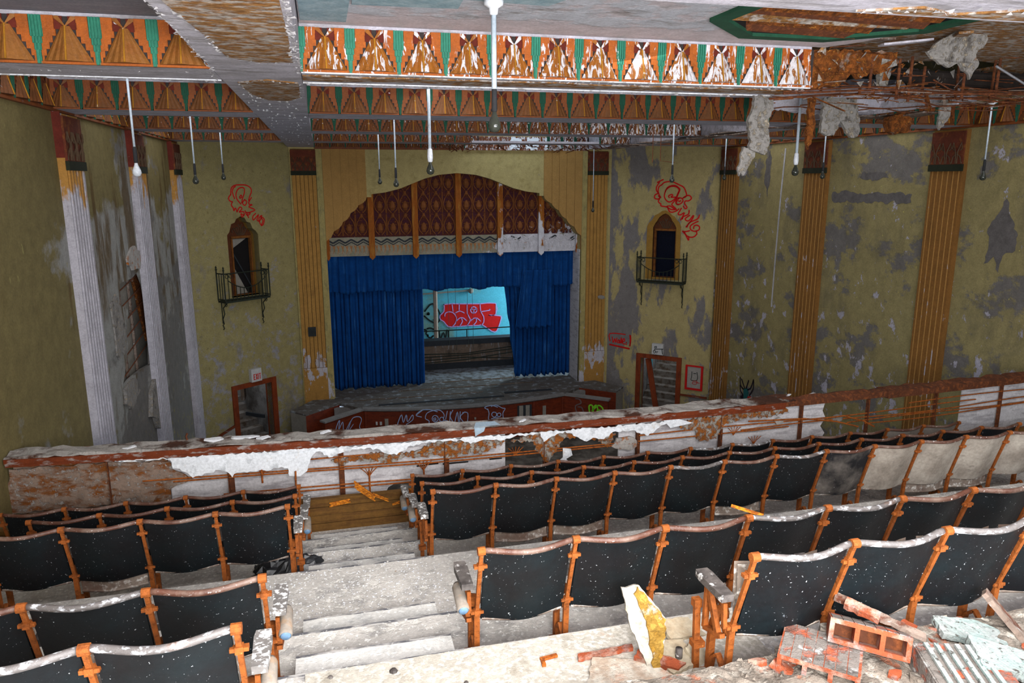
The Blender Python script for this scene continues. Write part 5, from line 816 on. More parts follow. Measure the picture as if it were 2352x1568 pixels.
# ================================================================ THEATRE SEATS
h = .78; w = .497
def back_mesh(mat):
    b = MB()
    def f(u, v, dy=0.): x = .022 + (w - .044) * u; return (x, .01 + .140 * v - .052 * math.sin(math.pi * u) ** 1.4 + dy, h - .015 - .455 * v - .008 * math.sin(math.pi * u))
    b.grid(14, 6, f); b.grid(14, 6, lambda u, v: f(1 - u, v, .016))
    n = len(b.v) // 2
    b.add([f(i / 14, 1, d) for d in (0, .016) for i in range(15)], [(i, i + 1, 16 + i, 15 + i) for i in range(14)])
    return b.build('backrest', mat, smooth=True)
def rail_mesh(mat):
    b = MB(); pts = [(.012 + (w - .024) * i / 14, .008 - .054 * math.sin(math.pi * i / 14) ** 1.4, h - .002 - .008 * math.sin(math.pi * i / 14)) for i in range(15)]
    b.tube(pts, .0155, 8); return b.build('top_rail', mat, smooth=True)
def seat_mesh(drop, mat='seatwood'):
    b = MB(); y0 = .155; z0 = h - .470 - drop
    def f(u, v, dy=0.): x = .03 + (w - .06) * u; return (x, y0 + .02 * v - .047 * math.sin(math.pi * u) ** 1.4 + dy + .09 * drop, z0 + .34 * v)
    b.grid(10, 3, f); b.grid(10, 3, lambda u, v: f(1 - u, v, .03)); b.add([f(i / 10, 0, d) for d in (0, .03) for i in range(11)], [(i + 1, i, 11 + i, 12 + i) for i in range(10)])
    b.tube([f(i / 10, 0, .0) for i in range(11)], .012, 6)
    return b.build('seat', mat, smooth=False)
def standard_mesh():
    b = MB(); top = Vector((0, .0, h - .005)); kink = Vector((0, .143, h - .43))
    b.bar(top, kink, .020, .018, (0, 1, 0)); b.bar(kink, (0, .165, 0), .030, .022, (0, 1, 0)); b.tube([(-.019, 0, h), (.019, 0, h)], .022, 10)
    for t in (.22, .97): p = top.lerp(kink, t); b.box((-.034, p.y - .016, p.z - .008), (.034, p.y + .012, p.z + .008)); b.box((-.015, p.y - .022, p.z - .014), (.015, p.y + .014, p.z + .014))
    arc = [(0, .165, .30), (0, .205, .335), (0, .26, .335), (0, .30, .29), (0, .315, .18), (0, .318, 0)]
    for a, c in zip(arc, arc[1:]): b.bar(a, c, .032, .03, (0, 1, .3))
    arc = [(0, .17, .0), (0, .19, .1), (0, .24, .15), (0, .29, .1), (0, .31, 0)]
    for a, c in zip(arc, arc[1:]): b.bar(a, c, .028, .014, (0, 0, 1))
    b.box((-.035, .14, 0), (.035, .20, .015)); b.box((-.035, .29, 0), (.035, .345, .015)); b.lathe([(.03, -.02), (.045, -.01), (.045, .02), (.02, .03)], (0, .25, .36), 8)
    return b.build('standard', 'rust_orange')
def arm_mesh(mat):
    b = MB(); b.plate([(-.03, .10), (.03, .10), (.036, .3), (.03, .345), (-.03, .345), (-.036, .3)], lambda x, y: (x, y, h - .265 + .0 * y), (0, 0, .035)); return b.build('armrest', mat, fix=True)
def strut_mesh():
    b = MB(); b.bar((0, .30, h - .265), (0, .31, h - .52), .026, .02, (0, 1, 0)); b.bar((0, .31, h - .52), (0, .15, h - .47), .026, .02); b.bar((0, .29, h - .30), (0, .18, h - .50), .024, .03, (0, 1, 0)); b.bar((0, .15, h - .30), (0, .14, h - .42), .02, .02, (0, 1, 0)); return b.build('arm_strut', 'rust_orange')
def lamp_mesh():
    b = MB(); b.tube([(0, .115, h - .385), (0, .12, h - .383), (0, .28, h - .345), (0, .30, h - .34)], [.03, .034, .032, .022], 12); b.mi = 1; b.tube([(0, .108, h - .388), (0, .116, h - .386)], [.022, .028], 12); return b.build('aisle_light', ['aislelamp', 'aislelens'], smooth=True)
def ped_mesh():
    b = MB(); b.bar((0, .378, h - .427), (0, .36, 0), .03, .022, (0, 1, 0)); b.box((-.02, .36, h - .45), (.02, .40, h - .41)); b.box((-.03, .33, .13), (.03, .38, .16)); return b.build('seat_hinge_post', 'rust_orange')
PM = {'back': back_mesh('vinyl'), 'dust': back_mesh('vinyl_dust'), 'half': back_mesh('vinyl_half'), 'rail': rail_mesh('toprail'), 'railw': rail_mesh('toprail_white'), 'seat': seat_mesh(0), 'drop': seat_mesh(.085), 'std': standard_mesh(), 'arm': arm_mesh('armwood'), 'armw': arm_mesh('arm_white'), 'strut': strut_mesh(), 'lamp': lamp_mesh(), 'ped': ped_mesh()}
for o in PM.values(): COL.objects.unlink(o)
def put(key, name, parent, loc=(0, 0, 0)):
    c = PM[key].copy(); COL.objects.link(c); c.name = name; c.parent = parent; c.location = loc; return c
ORD = ['first', 'second', 'third', 'fourth', 'fifth', 'sixth', 'seventh', 'eighth', 'ninth', 'tenth', 'eleventh', 'twelfth', 'thirteenth']
def seat_row(side, x_aisle, ytop, zf, n, rowname, group, lamp, arm, rail_key=lambda k: 'rail', back=lambda k: 'back', seat=lambda k: 'seat', extra=None):
    for k in range(n):
        x = x_aisle + k * w if side > 0 else x_aisle - (k + 1) * w
        bk = back(k); col = {'back': 'black', 'dust': 'beige dust coated', 'half': 'half dusty black'}[bk]
        t = empty('theatre_seat', (x, ytop, zf), '%s theatre seat, %s from the aisle, %s' % (col, ORD[k], rowname), 'theatre seat', group)
        put(bk, 'backrest', t); put(rail_key(k), 'top_rail', t); put(seat(k), 'seat', t)
        put('std', 'standard', t, (0, 0, 0) if side > 0 else (w, 0, 0))
        if k == n - 1: put('std', 'standard', t, (w, 0, 0) if side > 0 else (0, 0, 0))
        if k == 0:
            xe = (0 if side > 0 else w); s = -side
            put(arm, 'armrest', t, (xe + s * .055, 0, 0)); put('strut', 'arm_strut', t, (xe + s * .04, 0, 0))
            if lamp: put('lamp', 'aisle_light', t, (xe + s * .075, 0, 0))
            else: put('ped', 'seat_hinge_post', t, (xe + s * .05, 0, 0))
        else: put('arm', 'armrest', t, (0 if side > 0 else w, .03, -.01))
G = 'rows of theatre seats on the balcony'
seat_row(1, 1.72, 2.58, TZ[1], 5, 'nearest right row by the rubble', G, 0, 'arm', rail_key=lambda k: 'railw')
seat_row(1, .68, 3.34, TZ[2], 8, 'second right row from the camera', G, 1, 'arm', rail_key=lambda k: 'railw' if k in (3, 4) else 'rail')
seat_row(1, .71, 5.33, TZ[3], 12, 'third right row past the cross aisle', G, 0, 'arm_w'[:3] + 'w', rail_key=lambda k: 'railw' if k in (4, 6) else 'rail', back=lambda k: 'dust' if k > 7 else 'half' if k == 7 else 'back', seat=lambda k: 'drop' if k in (1, 2, 5, 9, 10) else 'seat')
seat_row(1, .72, 6.10, TZ[4], 13, 'fourth right row from the camera', G, 1, 'armw', seat=lambda k: 'drop' if k in (3, 7) else 'seat')
seat_row(1, .72, 6.87, TZ[5], 13, 'right row along the railing', G, 1, 'armw', rail_key=lambda k: 'railw' if k in (6, 7) else 'rail', back=lambda k: 'half' if k > 10 else 'back')
seat_row(-1, -.38, 2.58, TZ[1], 3, 'nearest left row', G, 1, 'armw', rail_key=lambda k: 'railw')
seat_row(-1, -.36, 3.34, TZ[2], 4, 'second left row from the camera', G, 1, 'armw', rail_key=lambda k: 'railw' if k == 1 else 'rail')
seat_row(-1, -.36, 5.33, TZ[3], 5, 'third left row past the cross aisle', G, 0, 'armw', seat=lambda k: 'drop' if k == 2 else 'seat')
seat_row(-1, -.345, 6.10, TZ[4], 4, 'fourth left row from the camera', G, 1, 'armw')
seat_row(-1, -.35, 6.87, TZ[5], 5, 'left row along the railing', G, 0, 'armw')

# ================================================================ PENDANT LAMPS
def pendant(x, y, zt, zb, label, bulb='bulb', rod='rod', porc=True, bare=False):
    t = empty('pendant_lamp', (x, y, zt), label, 'pendant lamp', 'pendant lamps of the auditorium'); L = zt - zb
    b = MB(); b.lathe([(.015, -.10), (.03, -.09), (.035, -.05), (.07, -.03), (.075, 0)], n=12); b.build('canopy', 'porcelain', t, smooth=True)
    b = MB(); b.tube([(0, 0, -.08), (.0, 0, -L + .30)], .02 if porc or zb > .3 else .013, 8); b.build('rod', rod, t, smooth=True)
    b = MB(); b.lathe([(.016, -L + .31), (.03, -L + .29), (.036, -L + .20), (.03, -L + .15), (.02, -L + .14)] if porc else [(.012, -L + .32), (.02, -L + .3), (.022, -L + .15), (.018, -L + .14)], n=10); b.build('socket', 'porcelain' if porc else 'socket', t, smooth=True)
    b = MB(); b.lathe([(.015, -L + .15), (.02, -L + .12), (.045, -L + .06), (.05, -L + .03), (.035, -L), (.01, -L - .01)], n=12); b.build('bulb', bulb, t, smooth=True)
pendant(1.29, 5.65, 1.27, .36, 'nearest long white pendant lamp with black tip, centre of ceiling', porc=False)
pendant(1.33, 9.4, 1.27, .08, 'pale blue pendant lamp with white porcelain socket, hanging before the arch')
pendant(1.27, 13.2, 1.27, -.10, 'pendant lamp with large dark bulb, left of the arch crown', 'bulb', porc=False)
pendant(1.28, 17.0, 1.27, -.07, 'farthest thin pendant lamp above the arch left shoulder', porc=False)
pendant(-2.0, 9.4, 1.27, .06, 'left pendant lamp with a large white bulb before a capital', 'bulb_white', porc=False)
pendant(-1.95, 13.2, 1.27, -.04, 'middle one of the three left coffer pendant lamps', porc=False)
pendant(-1.96, 17.0, 1.27, .03, 'farthest pendant lamp in the left coffers', porc=False)
pendant(6.44, 13.2, 1.27, -.04, 'pendant lamp above the right red face graffiti', porc=False)
pendant(7.6, 20.6, 1.0, -.90, 'longest pendant lamp, beside the right stage pilaster', porc=False)
pendant(6.46, 9.4, 1.27, .06, 'pale pendant lamp with white socket under the broken ceiling')
pendant(9.77, 13.3, 1.27, .02, 'thin pendant lamp before the middle right capital', porc=False)
pendant(10.3, 10.0, 1.2, -.01, 'rightmost pendant lamp with black socket', porc=False)
pendant(9.7, 17.0, 1.27, .0, 'thin pendant lamp before the corner right capital', porc=False)

# ================================================================ BROKEN CEILING ON THE RIGHT
fr = empty('ceiling_frame', (6.5, 7.3, .92), 'rusted steel lath frame of the collapsed ceiling beam', 'steel frame'); FO = Vector((6.5, 7.3, .92)); rr = random.Random(11)
def fp(b, nm, m): o = b.build(nm, m, fr); o.location = -FO
for x0, x1, y, z, s, r in ((4.6, 8.9, 7.0, .915, .02, .012), (4.6, 8.4, 7.02, .94, .03, .007), (4.8, 9.0, 7.55, .93, .03, .012), (5.2, 8.9, 7.25, .955, .04, .007), (5.5, 8.9, 7.4, .92, .05, .006), (4.9, 7.0, 7.1, .97, .02, .006), (6.2, 9.1, 7.15, 1.0, .05, .006), (6.6, 9.2, 7.0, .89, .04, .006), (7.0, 9.2, 7.3, .88, .03, .01), (7.2, 9.2, 7.6, .87, .03, .008), (5.9, 9.0, 8.6, .92, .04, .008), (5.6, 8.2, 8.9, .90, .05, .008)):
    n = 10; b = MB(); b.tube([(x0 + (x1 - x0) * i / n, y + rr.uniform(-.03, .03), z + s * math.sin(i * 1.3 + x0) * .6 - (.05 * ((i - 5) / 5) ** 2 if x0 < 5 else 0)) for i in range(n + 1)], r, 5); fp(b, 'rod', 'rust_dark')
for x, zt, zb_, y in ((5.62, 1.25, .94, 7.0), (5.74, 1.0, .9, 7.3), (5.98, 1.24, .83, 7.02), (6.2, 1.28, .82, 7.1), (6.55, 1.22, .92, 7.3), (6.85, 1.28, .86, 7.05), (7.1, 1.3, .9, 7.4), (7.35, 1.3, .9, 7.1), (7.7, 1.35, .92, 7.5), (8.0, 1.4, .9, 7.2), (8.3, 1.4, .9, 7.4), (5.1, 1.25, .95, 7.3), (5.4, 1.2, .95, 7.5)):
    b = MB(); b.bar((x, y, zt), (x + .02, y + .03, zb_), .03, .012, (0, 1, 0)); fp(b, 'hanger', 'rust_dark')
for pts in ([(5.98, 7.0, .86), (6.3, 7.2, .95), (6.2, 7.1, 1.1)], [(5.98, 7, .84), (6.9, 7.2, .96)], [(6.5, 7.1, 1.05), (7.0, 7.2, .9), (7.2, 7.4, .88)], [(6.2, 7.0, .82), (6.6, 7.1, .78), (7.2, 7.3, .82)], [(6.9, 7.2, 1.15), (7.2, 7.5, .95)]):
    b = MB(); b.tube(pts, .009, 5); fp(b, 'bent_rod', 'rust_dark')
b = MB(); b.tube([(7.2, 7.0, 1.2), (7.75, 7.05, 1.0), (8.1, 7.1, .9)], .012, 6); tag(b.build('conduit', 'metal'), 'bright slanting metal conduit at the far right of the ceiling', 'conduit')
b = MB(); rs = random.Random(77)
for i in range(150):
    x = rs.uniform(4.8, 8.8); y = rs.uniform(6.98, 8.2); z = rs.uniform(.86, 1.0) if i % 3 else rs.uniform(1.0, 1.32); a = rs.uniform(-.35, .35) if i % 4 else rs.uniform(-1.5, 1.5); l = rs.uniform(.1, .55)
    b.mi = i % 3; b.bar((x, y, z), (x + l * math.cos(a), y + rs.uniform(-.1, .1), z + l * math.sin(a) * .4), rs.choice((.008, .012, .03)), .008)
o = b.build('splinters', ['rust_dark', 'plank', 'insul'], fr); o.location = -FO; o['kind'] = 'stuff'
b = MB()
for i in range(120):
    x = rs.uniform(4.9, 7.2); z = rs.uniform(.93, 1.3); s = rs.uniform(.02, .07); y = 7.0 + rs.uniform(-.03, .05) + (.5 if x > 6 else 0)
    b.mi = i % 3; b.add([(x + s * rs.uniform(-1, 1), y - rs.uniform(0, .05), z + s * rs.uniform(-1, 1)) for _ in range(3)], [(0, 1, 2)])
o = b.build('shreds', ['insul', 'fibre', 'hang_plaster'], fr); o.location = -FO; o['kind'] = 'stuff'
def hang(name, mat, outer, Y, th, label, cat='plaster', amp=.03, seed=1, fz=0.):
    r = random.Random(seed); b = MB(); b.plate(rough(outer, .035, .014, seed), lambda x, z: (x, Y + amp * math.sin(7 * x + 5 * z) + fz * (z - .9), z), (0, th, 0)); return tag(b.build(name, mat, fix=True), label, cat)
hang('hanging_plaster', 'hang_plaster', [(4.64, .9), (4.90, .9), (4.93, .76), (4.84, .66), (4.85, .48), (4.86, .38), (4.82, .27), (4.77, .29), (4.71, .31), (4.66, .33), (4.63, .46), (4.6, .55), (4.6, .68), (4.63, .76)], 7.62, .05, 'long torn strip of grey plaster hanging below the beam end', amp=.04)
hang('hanging_plaster', 'hang_plaster', [(4.6, .36), (4.72, .34), (4.74, .25), (4.66, .1), (4.62, .04), (4.585, .08), (4.57, .04), (4.55, .1), (4.575, .24)], 7.66, .03, 'narrow splintered tip hanging under the long plaster strip')
hang('hanging_plaster', 'hang_plaster', [(6.16, 1.0), (6.68, 1.0), (6.72, .8), (6.75, .62), (6.7, .54), (6.6, .52), (6.52, .58), (6.46, .68), (6.42, .72), (6.40, .63), (6.36, .55), (6.28, .54), (6.18, .58)], 8.5, .05, 'wide two legged grey plaster piece hanging right of beam', amp=.03)
hang('hanging_plaster', 'hang_plaster', [(7.77, 1.0), (7.9, 1.0), (7.92, .8), (7.86, .67), (7.80, .62), (7.77, .7)], 8.3, .03, 'small grey plaster tongue near the far right capital')
hang('hanging_insulation', 'insul', blob(7.8, .75, .19, .14, 13, .25, 3), 9.0, .12, 'rust brown wad of insulation hanging near the right wall', 'insulation')
hang('hanging_insulation', 'insul', [(5.53, .93), (5.63, .93), (5.61, .75), (5.63, .6), (5.59, .34), (5.55, .42), (5.53, .66)], 7.9, .04, 'thin brown shred hanging under the rusty frame', 'insulation')
hang('insulation_mat', 'insul', [(4.86, 1.27), (5.3, 1.30), (5.91, 1.30), (5.93, 1.18), (5.84, 1.11), (5.74, 1.08), (5.66, 1.12), (5.58, 1.05), (5.50, 1.02), (5.44, 1.07), (5.36, 1.06), (5.3, 1.0), (5.24, .94), (5.12, .95), (5.0, .91), (4.86, .92)], 7.0, .08, 'rusty brown insulation mat bared where the frieze ends', 'insulation', amp=.02)
hang('hanging_sheet', 'hang_plaster', [(5.83, 1.22), (5.95, 1.34), (6.16, 1.44), (6.5, 1.44), (6.52, 1.32), (6.43, 1.22), (6.5, 1.14), (6.40, .98), (6.33, 1.05), (6.27, 1.06), (6.2, 1.13), (6.11, 1.08), (6.00, 1.11), (5.9, 1.16)], 6.55, .03, 'large grey plaster sheet hanging at the upper right', amp=.03, fz=-.2)
hang('hanging_insulation', 'hang_plaster', [(5.9, 1.3), (6.0, 1.3), (6.02, 1.1), (5.98, .92), (5.93, .98), (5.9, 1.12)], 7.2, .06, 'mottled brown tuft hanging beside the bright roof hole', 'insulation')
hang('hanging_board', 'soffit', [(6.1, 1.22), (7.2, 1.28), (7.9, 1.3), (7.9, .98), (7.3, .92), (6.8, .9), (6.1, .96)], 9.6, .03, 'lilac grey panel bared behind the rusty frame', 'panel')
hang('hanging_board', 'roof', [(6.6, 1.3), (9.3, 1.3), (9.3, 1.05), (8.2, 1.1), (7.0, 1.08)], 8.0, .03, 'dark sagging board behind the steel hangers', 'board')
b = MB(); b.plate(jag((4.95, 7.9), (5.75, 4.0), 8, .08, 21) + [(8.6, 4.0), (8.6, 8.1), (7.6, 7.8), (6.9, 8.2), (6.2, 7.7), (5.6, 8.1)], xy(1.40), (0, 0, .03)); st(b.build('ceiling_underlay', 'fibre', fix=True))
for i, (x, y, a, l, m) in enumerate(((5.3, 6.6, .4, .6, 'plank'), (5.75, 6.7, -.2, .5, 'soffit'), (5.95, 6.2, .9, .5, 'fibre'))):
    b = MB(); b.bar((x - l / 2 * math.cos(a), y - l / 2 * math.sin(a), 1.31), (x + l / 2 * math.cos(a), y + l / 2 * math.sin(a), 1.36), .12, .02); tag(b.build('loose_lath', m), ('tilted grey', 'pale', 'brown')[i] + ' lath loose in the torn ceiling at right', 'lath')
# long broken cove of the right-hand beam
b = MB(); rr = random.Random(5); n = 30
for i in range(n):
    y0 = 8.6 + (20 - 8.6) * i / n; y1 = 8.6 + (20 - 8.6) * (i + 1) / n; x = 8.25 + rr.uniform(-.25, .1)
    b.bar((x - .3, y0, H - rr.uniform(0, .06)), (x - .3 + rr.uniform(-.1, .1), y1 + .2, H - rr.uniform(0, .06)), .1 + rr.random() * .25, .02)
o = b.build('splintered_cove', 'plank', brr); o['kind'] = 'stuff'
b = MB()
for i in range(60):
    x = 2.8 + 5.0 * rr.random(); y = 19.45 + .3 * rr.random(); b.bar((x, y, H - rr.uniform(0, .1)), (x + rr.uniform(-.4, .4), y + rr.uniform(-.1, .3), H - rr.uniform(-.1, .2)), .02 + .04 * rr.random(), .012)
o = b.build('splintered_edge', 'rust_dark', BE['M4']); o['kind'] = 'stuff'
for i, (x, y) in enumerate(((6.02, 13.2), (6.2, 13.25))):
    b = MB(); b.tube([(x, y, 1.31), (x + .01, y, .35), (x + .3 * i, y, .32)], .008, 4); tag(b.build('hanger_wire', 'rust_dark'), ('left', 'right')[i] + ' dark hanger wire beside the right face graffiti lamp', 'wire')

# ================================================================ RUBBLE AND LOOSE THINGS
def block(name, label, size, holes, loc, rot, mats, strips=0):
    """hollow clay block: outer size, cells run along local y"""
    lx, ly, lz = size; t = empty(name, loc, label, 'clay block'); t.rotation_euler = rot; wl_ = .02
    nx, nz = holes; hs = []
    for i in range(nx):
        for k in range(nz):
            x0 = -lx / 2 + wl_ + (lx - wl_) * i / nx; x1 = -lx / 2 + (lx - wl_) * (i + 1) / nx; z0 = -lz / 2 + wl_ + (lz - wl_) * k / nz; z1 = -lz / 2 + (lz - wl_) * (k + 1) / nz
            hs.append([(x0, z0), (x1, z0), (x1, z1), (x0, z1)])
    b = MB(); b.plate([(-lx / 2, -lz / 2), (lx / 2, -lz / 2), (lx / 2, lz / 2), (-lx / 2, lz / 2)], lambda x, z: (x, -ly / 2, z), (0, ly, 0), hs); b.build('shell', mats[0], t, fix=True)
    b = MB(); b.box((-lx / 2 + .004, ly / 2 - .03, -lz / 2 + .004), (lx / 2 - .004, ly / 2 - .02, lz / 2 - .004)); b.build('inner_web', 'rust_dark', t)  # dark plate added so the open cells look shaded inside
    b = MB(); nr = 7
    for i in range(nr): x0 = -lx / 2 + .008 + (lx - .016) * i / nr; b.box((x0, -ly / 2 + .003, lz / 2), (x0 + (lx - .016) / nr * .92, ly / 2 - .003, lz / 2 + .003))
    b.build('scored_face', mats[1], t)
    if strips:
        b = MB()
        for i in range(strips): x0 = -lx / 2 + .04 + (lx - .08) * i / strips; b.box((x0, -ly / 2 + .02, lz / 2 + .006), (x0 + .018, ly / 2 - .02, lz / 2 + .018))
        b.build('mortar_strip', 'mortar', t)
    return t
block('hollow_block', 'hollow clay block on its side with three open cells facing us', (.33, .13, .105), (3, 1), (2.25, 2.48, -1.985), (-.38, .08, -.62), ('terra', 'terra_dust'))
block('hollow_block', 'broad dusty clay block lying flat in front', (.33, .27, .10), (3, 1), (2.02, 2.49, -2.06), (.0, .04, -.72), ('terra', 'terra_dust'))
block('hollow_block', 'grey clay block with white mortar ridges at the lower right', (.34, .27, .13), (3, 1), (2.52, 2.22, -2.06), (.12, .02, -.32), ('terra_dust', 'terra_dust'), 6)
def chunk(name, mat, outer, th, loc, rot, label, cat, group=None, bend=.0, mat2=None):
    b = MB(); b.plate(rough(outer, .02, .005, len(label)), lambda x, y: (x, y, bend * math.sin(9 * x)), (0, 0, th)); b.mi = 0
    o = b.build(name, [mat] + ([mat2] if mat2 else []), loc=loc, fix=True); o.rotation_euler = rot
    if mat2:
        for p in o.data.polygons: p.material_index = 1 if p.normal.z > .5 else 0
    return tag(o, label, cat, group)
ck = chunk('plaster_chunk', 'chunk_white', [(-.11, .30), (-.02, .31), (.115, .15), (.10, -.0), (.07, -.1), (.02, -.08), (-.07, .13)], .02, (1.42, 3.02, -2.265), (1.25, .05, -.15), 'upright jagged plaster chunk, white with golden back, right of the aisle', 'plaster')
b = MB(); b.plate(rough([(-.03, .305), (.112, .148), (.098, .0), (.068, -.095), (.045, -.08), (.03, .05), (-.0, .16), (-.05, .27)], .02, .008), lambda x, y: (x, y, .02), (0, 0, .014)); b.build('golden_face', 'chunk_gold', ck, fix=True)
chunk('acoustic_tile', 'tile', [(-.1, -.06), (.12, -.08), (.1, .06), (-.08, .08)], .02, (1.72, 3.22, -2.34), (.2, .1, .2), 'broken perforated tile lying beside the leaning seat end', 'tile')
chunk('acoustic_tile', 'tile', [(-.12, -.12), (.02, -.14), (.11, .02), (.0, .1), (-.1, .06)], .018, (1.60, 3.06, -2.345), (.05, -.05, .4), 'brownish perforated tile lying below the upright chunk', 'tile')
chunk('acoustic_tile', 'tile', [(-.05, -.12), (.06, -.08), (.04, .1), (-.05, .05)], .018, (1.71, 3.0, -2.345), (.5, .1, .2), 'small torn tile corner next to the rusty seat post', 'tile')
chunk('flat_slab', 'slab_pink', [(-.24, -.16), (.06, -.26), (.26, -.13), (.13, .07), (-.13, .13)], .022, (1.31, 2.97, -2.355), (0, 0, -.1), 'pinkish cracked slab lying flat on the lower tier edge', 'slab')
chunk('brick_strip', 'terra', [(-.17, -.015), (.13, -.02), (.14, .015), (-.16, .02)], .02, (1.29, 3.14, -2.35), (0, 0, .06), 'thin orange brick strip along the pink slab', 'brick')
chunk('broken_brick', 'terra', [(-.12, -.03), (.1, -.035), (.13, .02), (-.1, .035)], .035, (1.50, 3.0, -2.345), (.2, .1, -.55), 'ribbed broken brick beside the short pipe', 'brick')
chunk('plaster_scrap', 'chunk_white', [(-.06, -.03), (.05, -.04), (.06, .03), (-.02, .045)], .012, (1.66, 2.86, -2.345), (.1, .1, .3), 'flat white plaster scrap by the rusty seat foot', 'plaster')
b = MB(); b.tube([(0, 0, 0), (0, .0, .06)], .018, 10); tag(b.build('short_pipe', 'armwood', loc=(1.61, 3.0, -2.34), smooth=True), 'short dark pipe stub standing in the debris', 'pipe')
b = MB(); b.bar((-.04, 0, .01), (.05, .01, .012), .02, .012); b.bar((-.03, 0, .01), (-.035, -.05, .008), .02, .012); tag(b.build('rusty_bracket', 'rust', loc=(.98, 3.17, -2.352)), 'rusty bracket staining the white tier edge', 'bracket')
for i, (x, y, s) in enumerate(((.22, 3.27, .022), (-.08, 3.30, .014), (.55, 3.1, .012))):
    b = MB(); b.lathe([(.0, 0), (s, .003), (s * .7, s * .6), (0, s * .8)], n=7); tag(b.build('grey_pebble', 'armwood', loc=(x, y, -2.352)), ('largest', 'left', 'small right')[i] + ' dark pebble on the white tier edge', 'pebble', 'pebbles on the tier edge')
chunk('grey_board', 'plank', [(-.19, -.022), (.2, -.012), (.19, .02), (-.19, .025)], .02, (2.33, 2.52, -1.93), (.15, .14, -.95), 'grey splintered board lying on the three celled block', 'board')
chunk('broken_brick', 'terra', [(-.07, -.02), (.08, -.025), (.075, .02), (-.07, .025)], .035, (2.27, 2.56, -1.915), (.4, .14, -.9), 'pale broken brick end resting on the three celled block', 'brick')
chunk('broken_brick', 'terra', [(-.05, -.03), (.05, -.03), (.045, .03), (-.05, .03)], .05, (2.56, 2.60, -2.10), (.2, .1, .5), 'orange brick piece with white face under the seats', 'brick')
chunk('mortar_slab', 'mortar', [(-.16, -.07), (.12, -.09), (.18, .02), (.05, .08), (-.15, .06)], .03, (2.83, 2.50, -2.08), (.1, .15, -.3), 'pale green mortar slab behind the ridged block', 'slab')
chunk('mortar_slab', 'mortar', [(-.14, -.10), (.12, -.1), (.16, .06), (-.1, .1)], .04, (2.72, 2.24, -2.03), (.1, .2, -.3), 'speckled grey slab leaning on the ridged block', 'slab')
chunk('grey_board', 'plank', [(-.03, -.16), (.05, -.15), (.04, .15), (-.04, .12)], .025, (3.02, 2.5, -2.03), (.6, .4, .4), 'dark upright splintered board at the right edge', 'board')
chunk('plaster_chunk', 'rubble', blob(0, 0, .07, .05, 8, .2, 70), .05, (2.18, 2.62, -2.07), (0, .2, 0), 'round grey lump beside the three celled block', 'lump')
rr = random.Random(23)
cnt = {'terra': 0, 'rubble': 0, 'chunk_white': 0}
spots = [(1.83, 2.52), (1.9, 2.6), (2.13, 2.3), (2.2, 2.26), (2.28, 2.34), (2.36, 2.28), (2.42, 2.52), (2.5, 2.46), (2.62, 2.5), (2.68, 2.42), (2.78, 2.6), (2.9, 2.62), (3.0, 2.35), (2.95, 2.28), (2.35, 2.6), (1.76, 2.56), (1.95, 2.32), (2.05, 2.24), (2.45, 2.36), (2.7, 2.56)]
names = {'terra': ('brick_fragment', 'orange brick fragment'), 'rubble': ('rubble_stone', 'grey rubble stone'), 'chunk_white': ('plaster_crumb', 'white plaster crumb')}
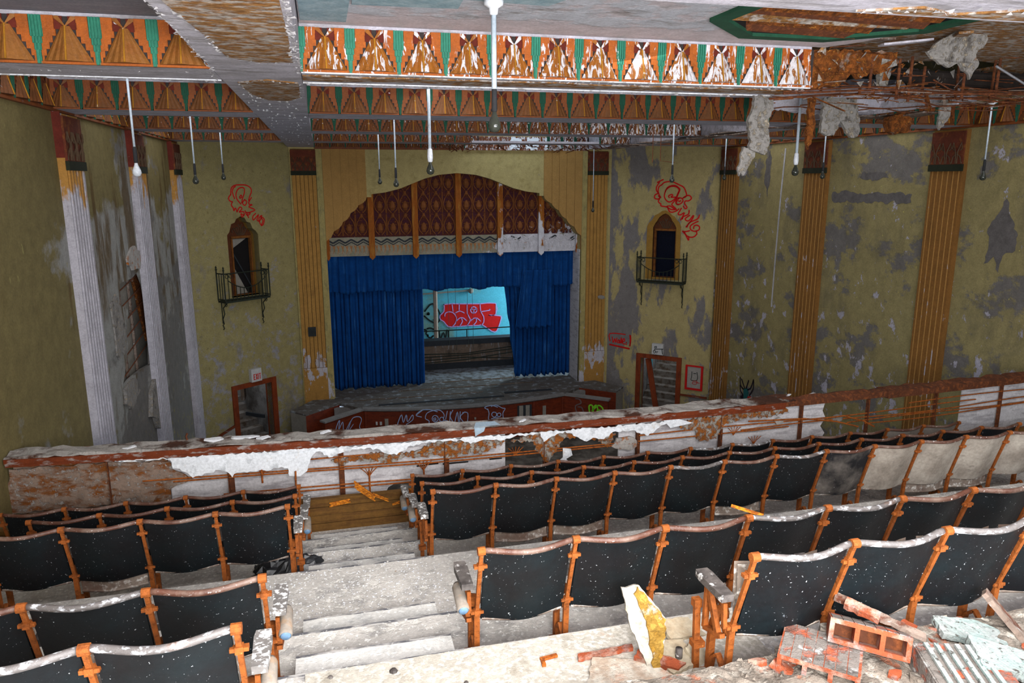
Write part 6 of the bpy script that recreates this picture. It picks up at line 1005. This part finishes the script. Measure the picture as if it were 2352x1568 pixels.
for i, (x, y) in enumerate(spots):
    m = ('terra', 'rubble', 'chunk_white', 'terra')[i % 4]; s = rr.uniform(.018, .045); cnt[m] += 1
    chunk(names[m][0], m, blob(0, 0, s, s * .7, 7, .3, 100 + i), s * .8, (x, y, -2.095), (rr.uniform(-.4, .4), rr.uniform(-.4, .4), rr.uniform(0, 3)), '%s, %s from the left in the rubble heap' % (names[m][1], ORD[[j for j in sorted(range(len(spots)), key=lambda q: spots[q][0]) if ('terra', 'rubble', 'chunk_white', 'terra')[j % 4] == m].index(i)]), 'rubble', 'rubble pieces on the near tier')
b = MB()
for i in range(1500):
    x = rr.uniform(1.6, 3.6); y = rr.uniform(1.9, 2.6); s = rr.uniform(.004, .014); z = -2.085; a = rr.uniform(0, 6)
    b.add([(x + s * math.cos(a), y + s * math.sin(a), z), (x + s * math.cos(a + 2), y + s * math.sin(a + 2), z), (x + s * math.cos(a + 4), y + s * math.sin(a + 4), z), (x, y, z + s)], [(0, 1, 3), (1, 2, 3), (2, 0, 3)])
o = b.build('rubble_grit', 'rubble', fb); o['kind'] = 'stuff'
b = MB()
for i in range(2600):
    k = rr.random()
    if k < .35: x, y, z = rr.uniform(-.6, .72), rr.uniform(4.1, 5.28), -2.848
    elif k < .6: x, y, z = rr.uniform(.6, 2.2), rr.uniform(2.7, 3.35), -2.358
    elif k < .8: x, y, z = rr.uniform(-.33, .7), rr.uniform(5.62, 6.08), -3.113
    else: x, y, z = rr.uniform(-3, 7), rr.uniform(4.2, 5.25), -2.848
    s = rr.uniform(.003, .010); a = rr.uniform(0, 6)
    b.add([(x + s * math.cos(a), y + s * math.sin(a), z), (x + s * math.cos(a + 2), y + s * math.sin(a + 2), z), (x + s * math.cos(a + 4), y + s * math.sin(a + 4), z), (x, y, z + s * .6)], [(0, 1, 3), (1, 2, 3), (2, 0, 3)])
o = b.build('plaster_crumbs', 'white_flake', fb); o['kind'] = 'stuff'
# crumpled black plastic under the third left row
b = MB(); r_ = random.Random(9)
b.grid(16, 9, lambda u, v: (-.27 + .54 * u + r_.uniform(-.015, .015), -.10 + .2 * v + .05 * u, max(.004, .10 * math.sin(math.pi * v) * math.sin(math.pi * u) ** .6 + r_.uniform(-.018, .022))))
tag(b.build('plastic_bag', 'bag', loc=(-.42, 5.86, -3.112)), 'crumpled black plastic sheet under the third left row end seat', 'plastic sheet')
b = MB(); b.bar((0, 0, 0), (-.14, .1, .03), .016, .012); tag(b.build('wood_splinter', 'splinter', loc=(2.26, 3.34, -1.80)), 'thin orange splinter lying on the second right row top rail', 'splinter')
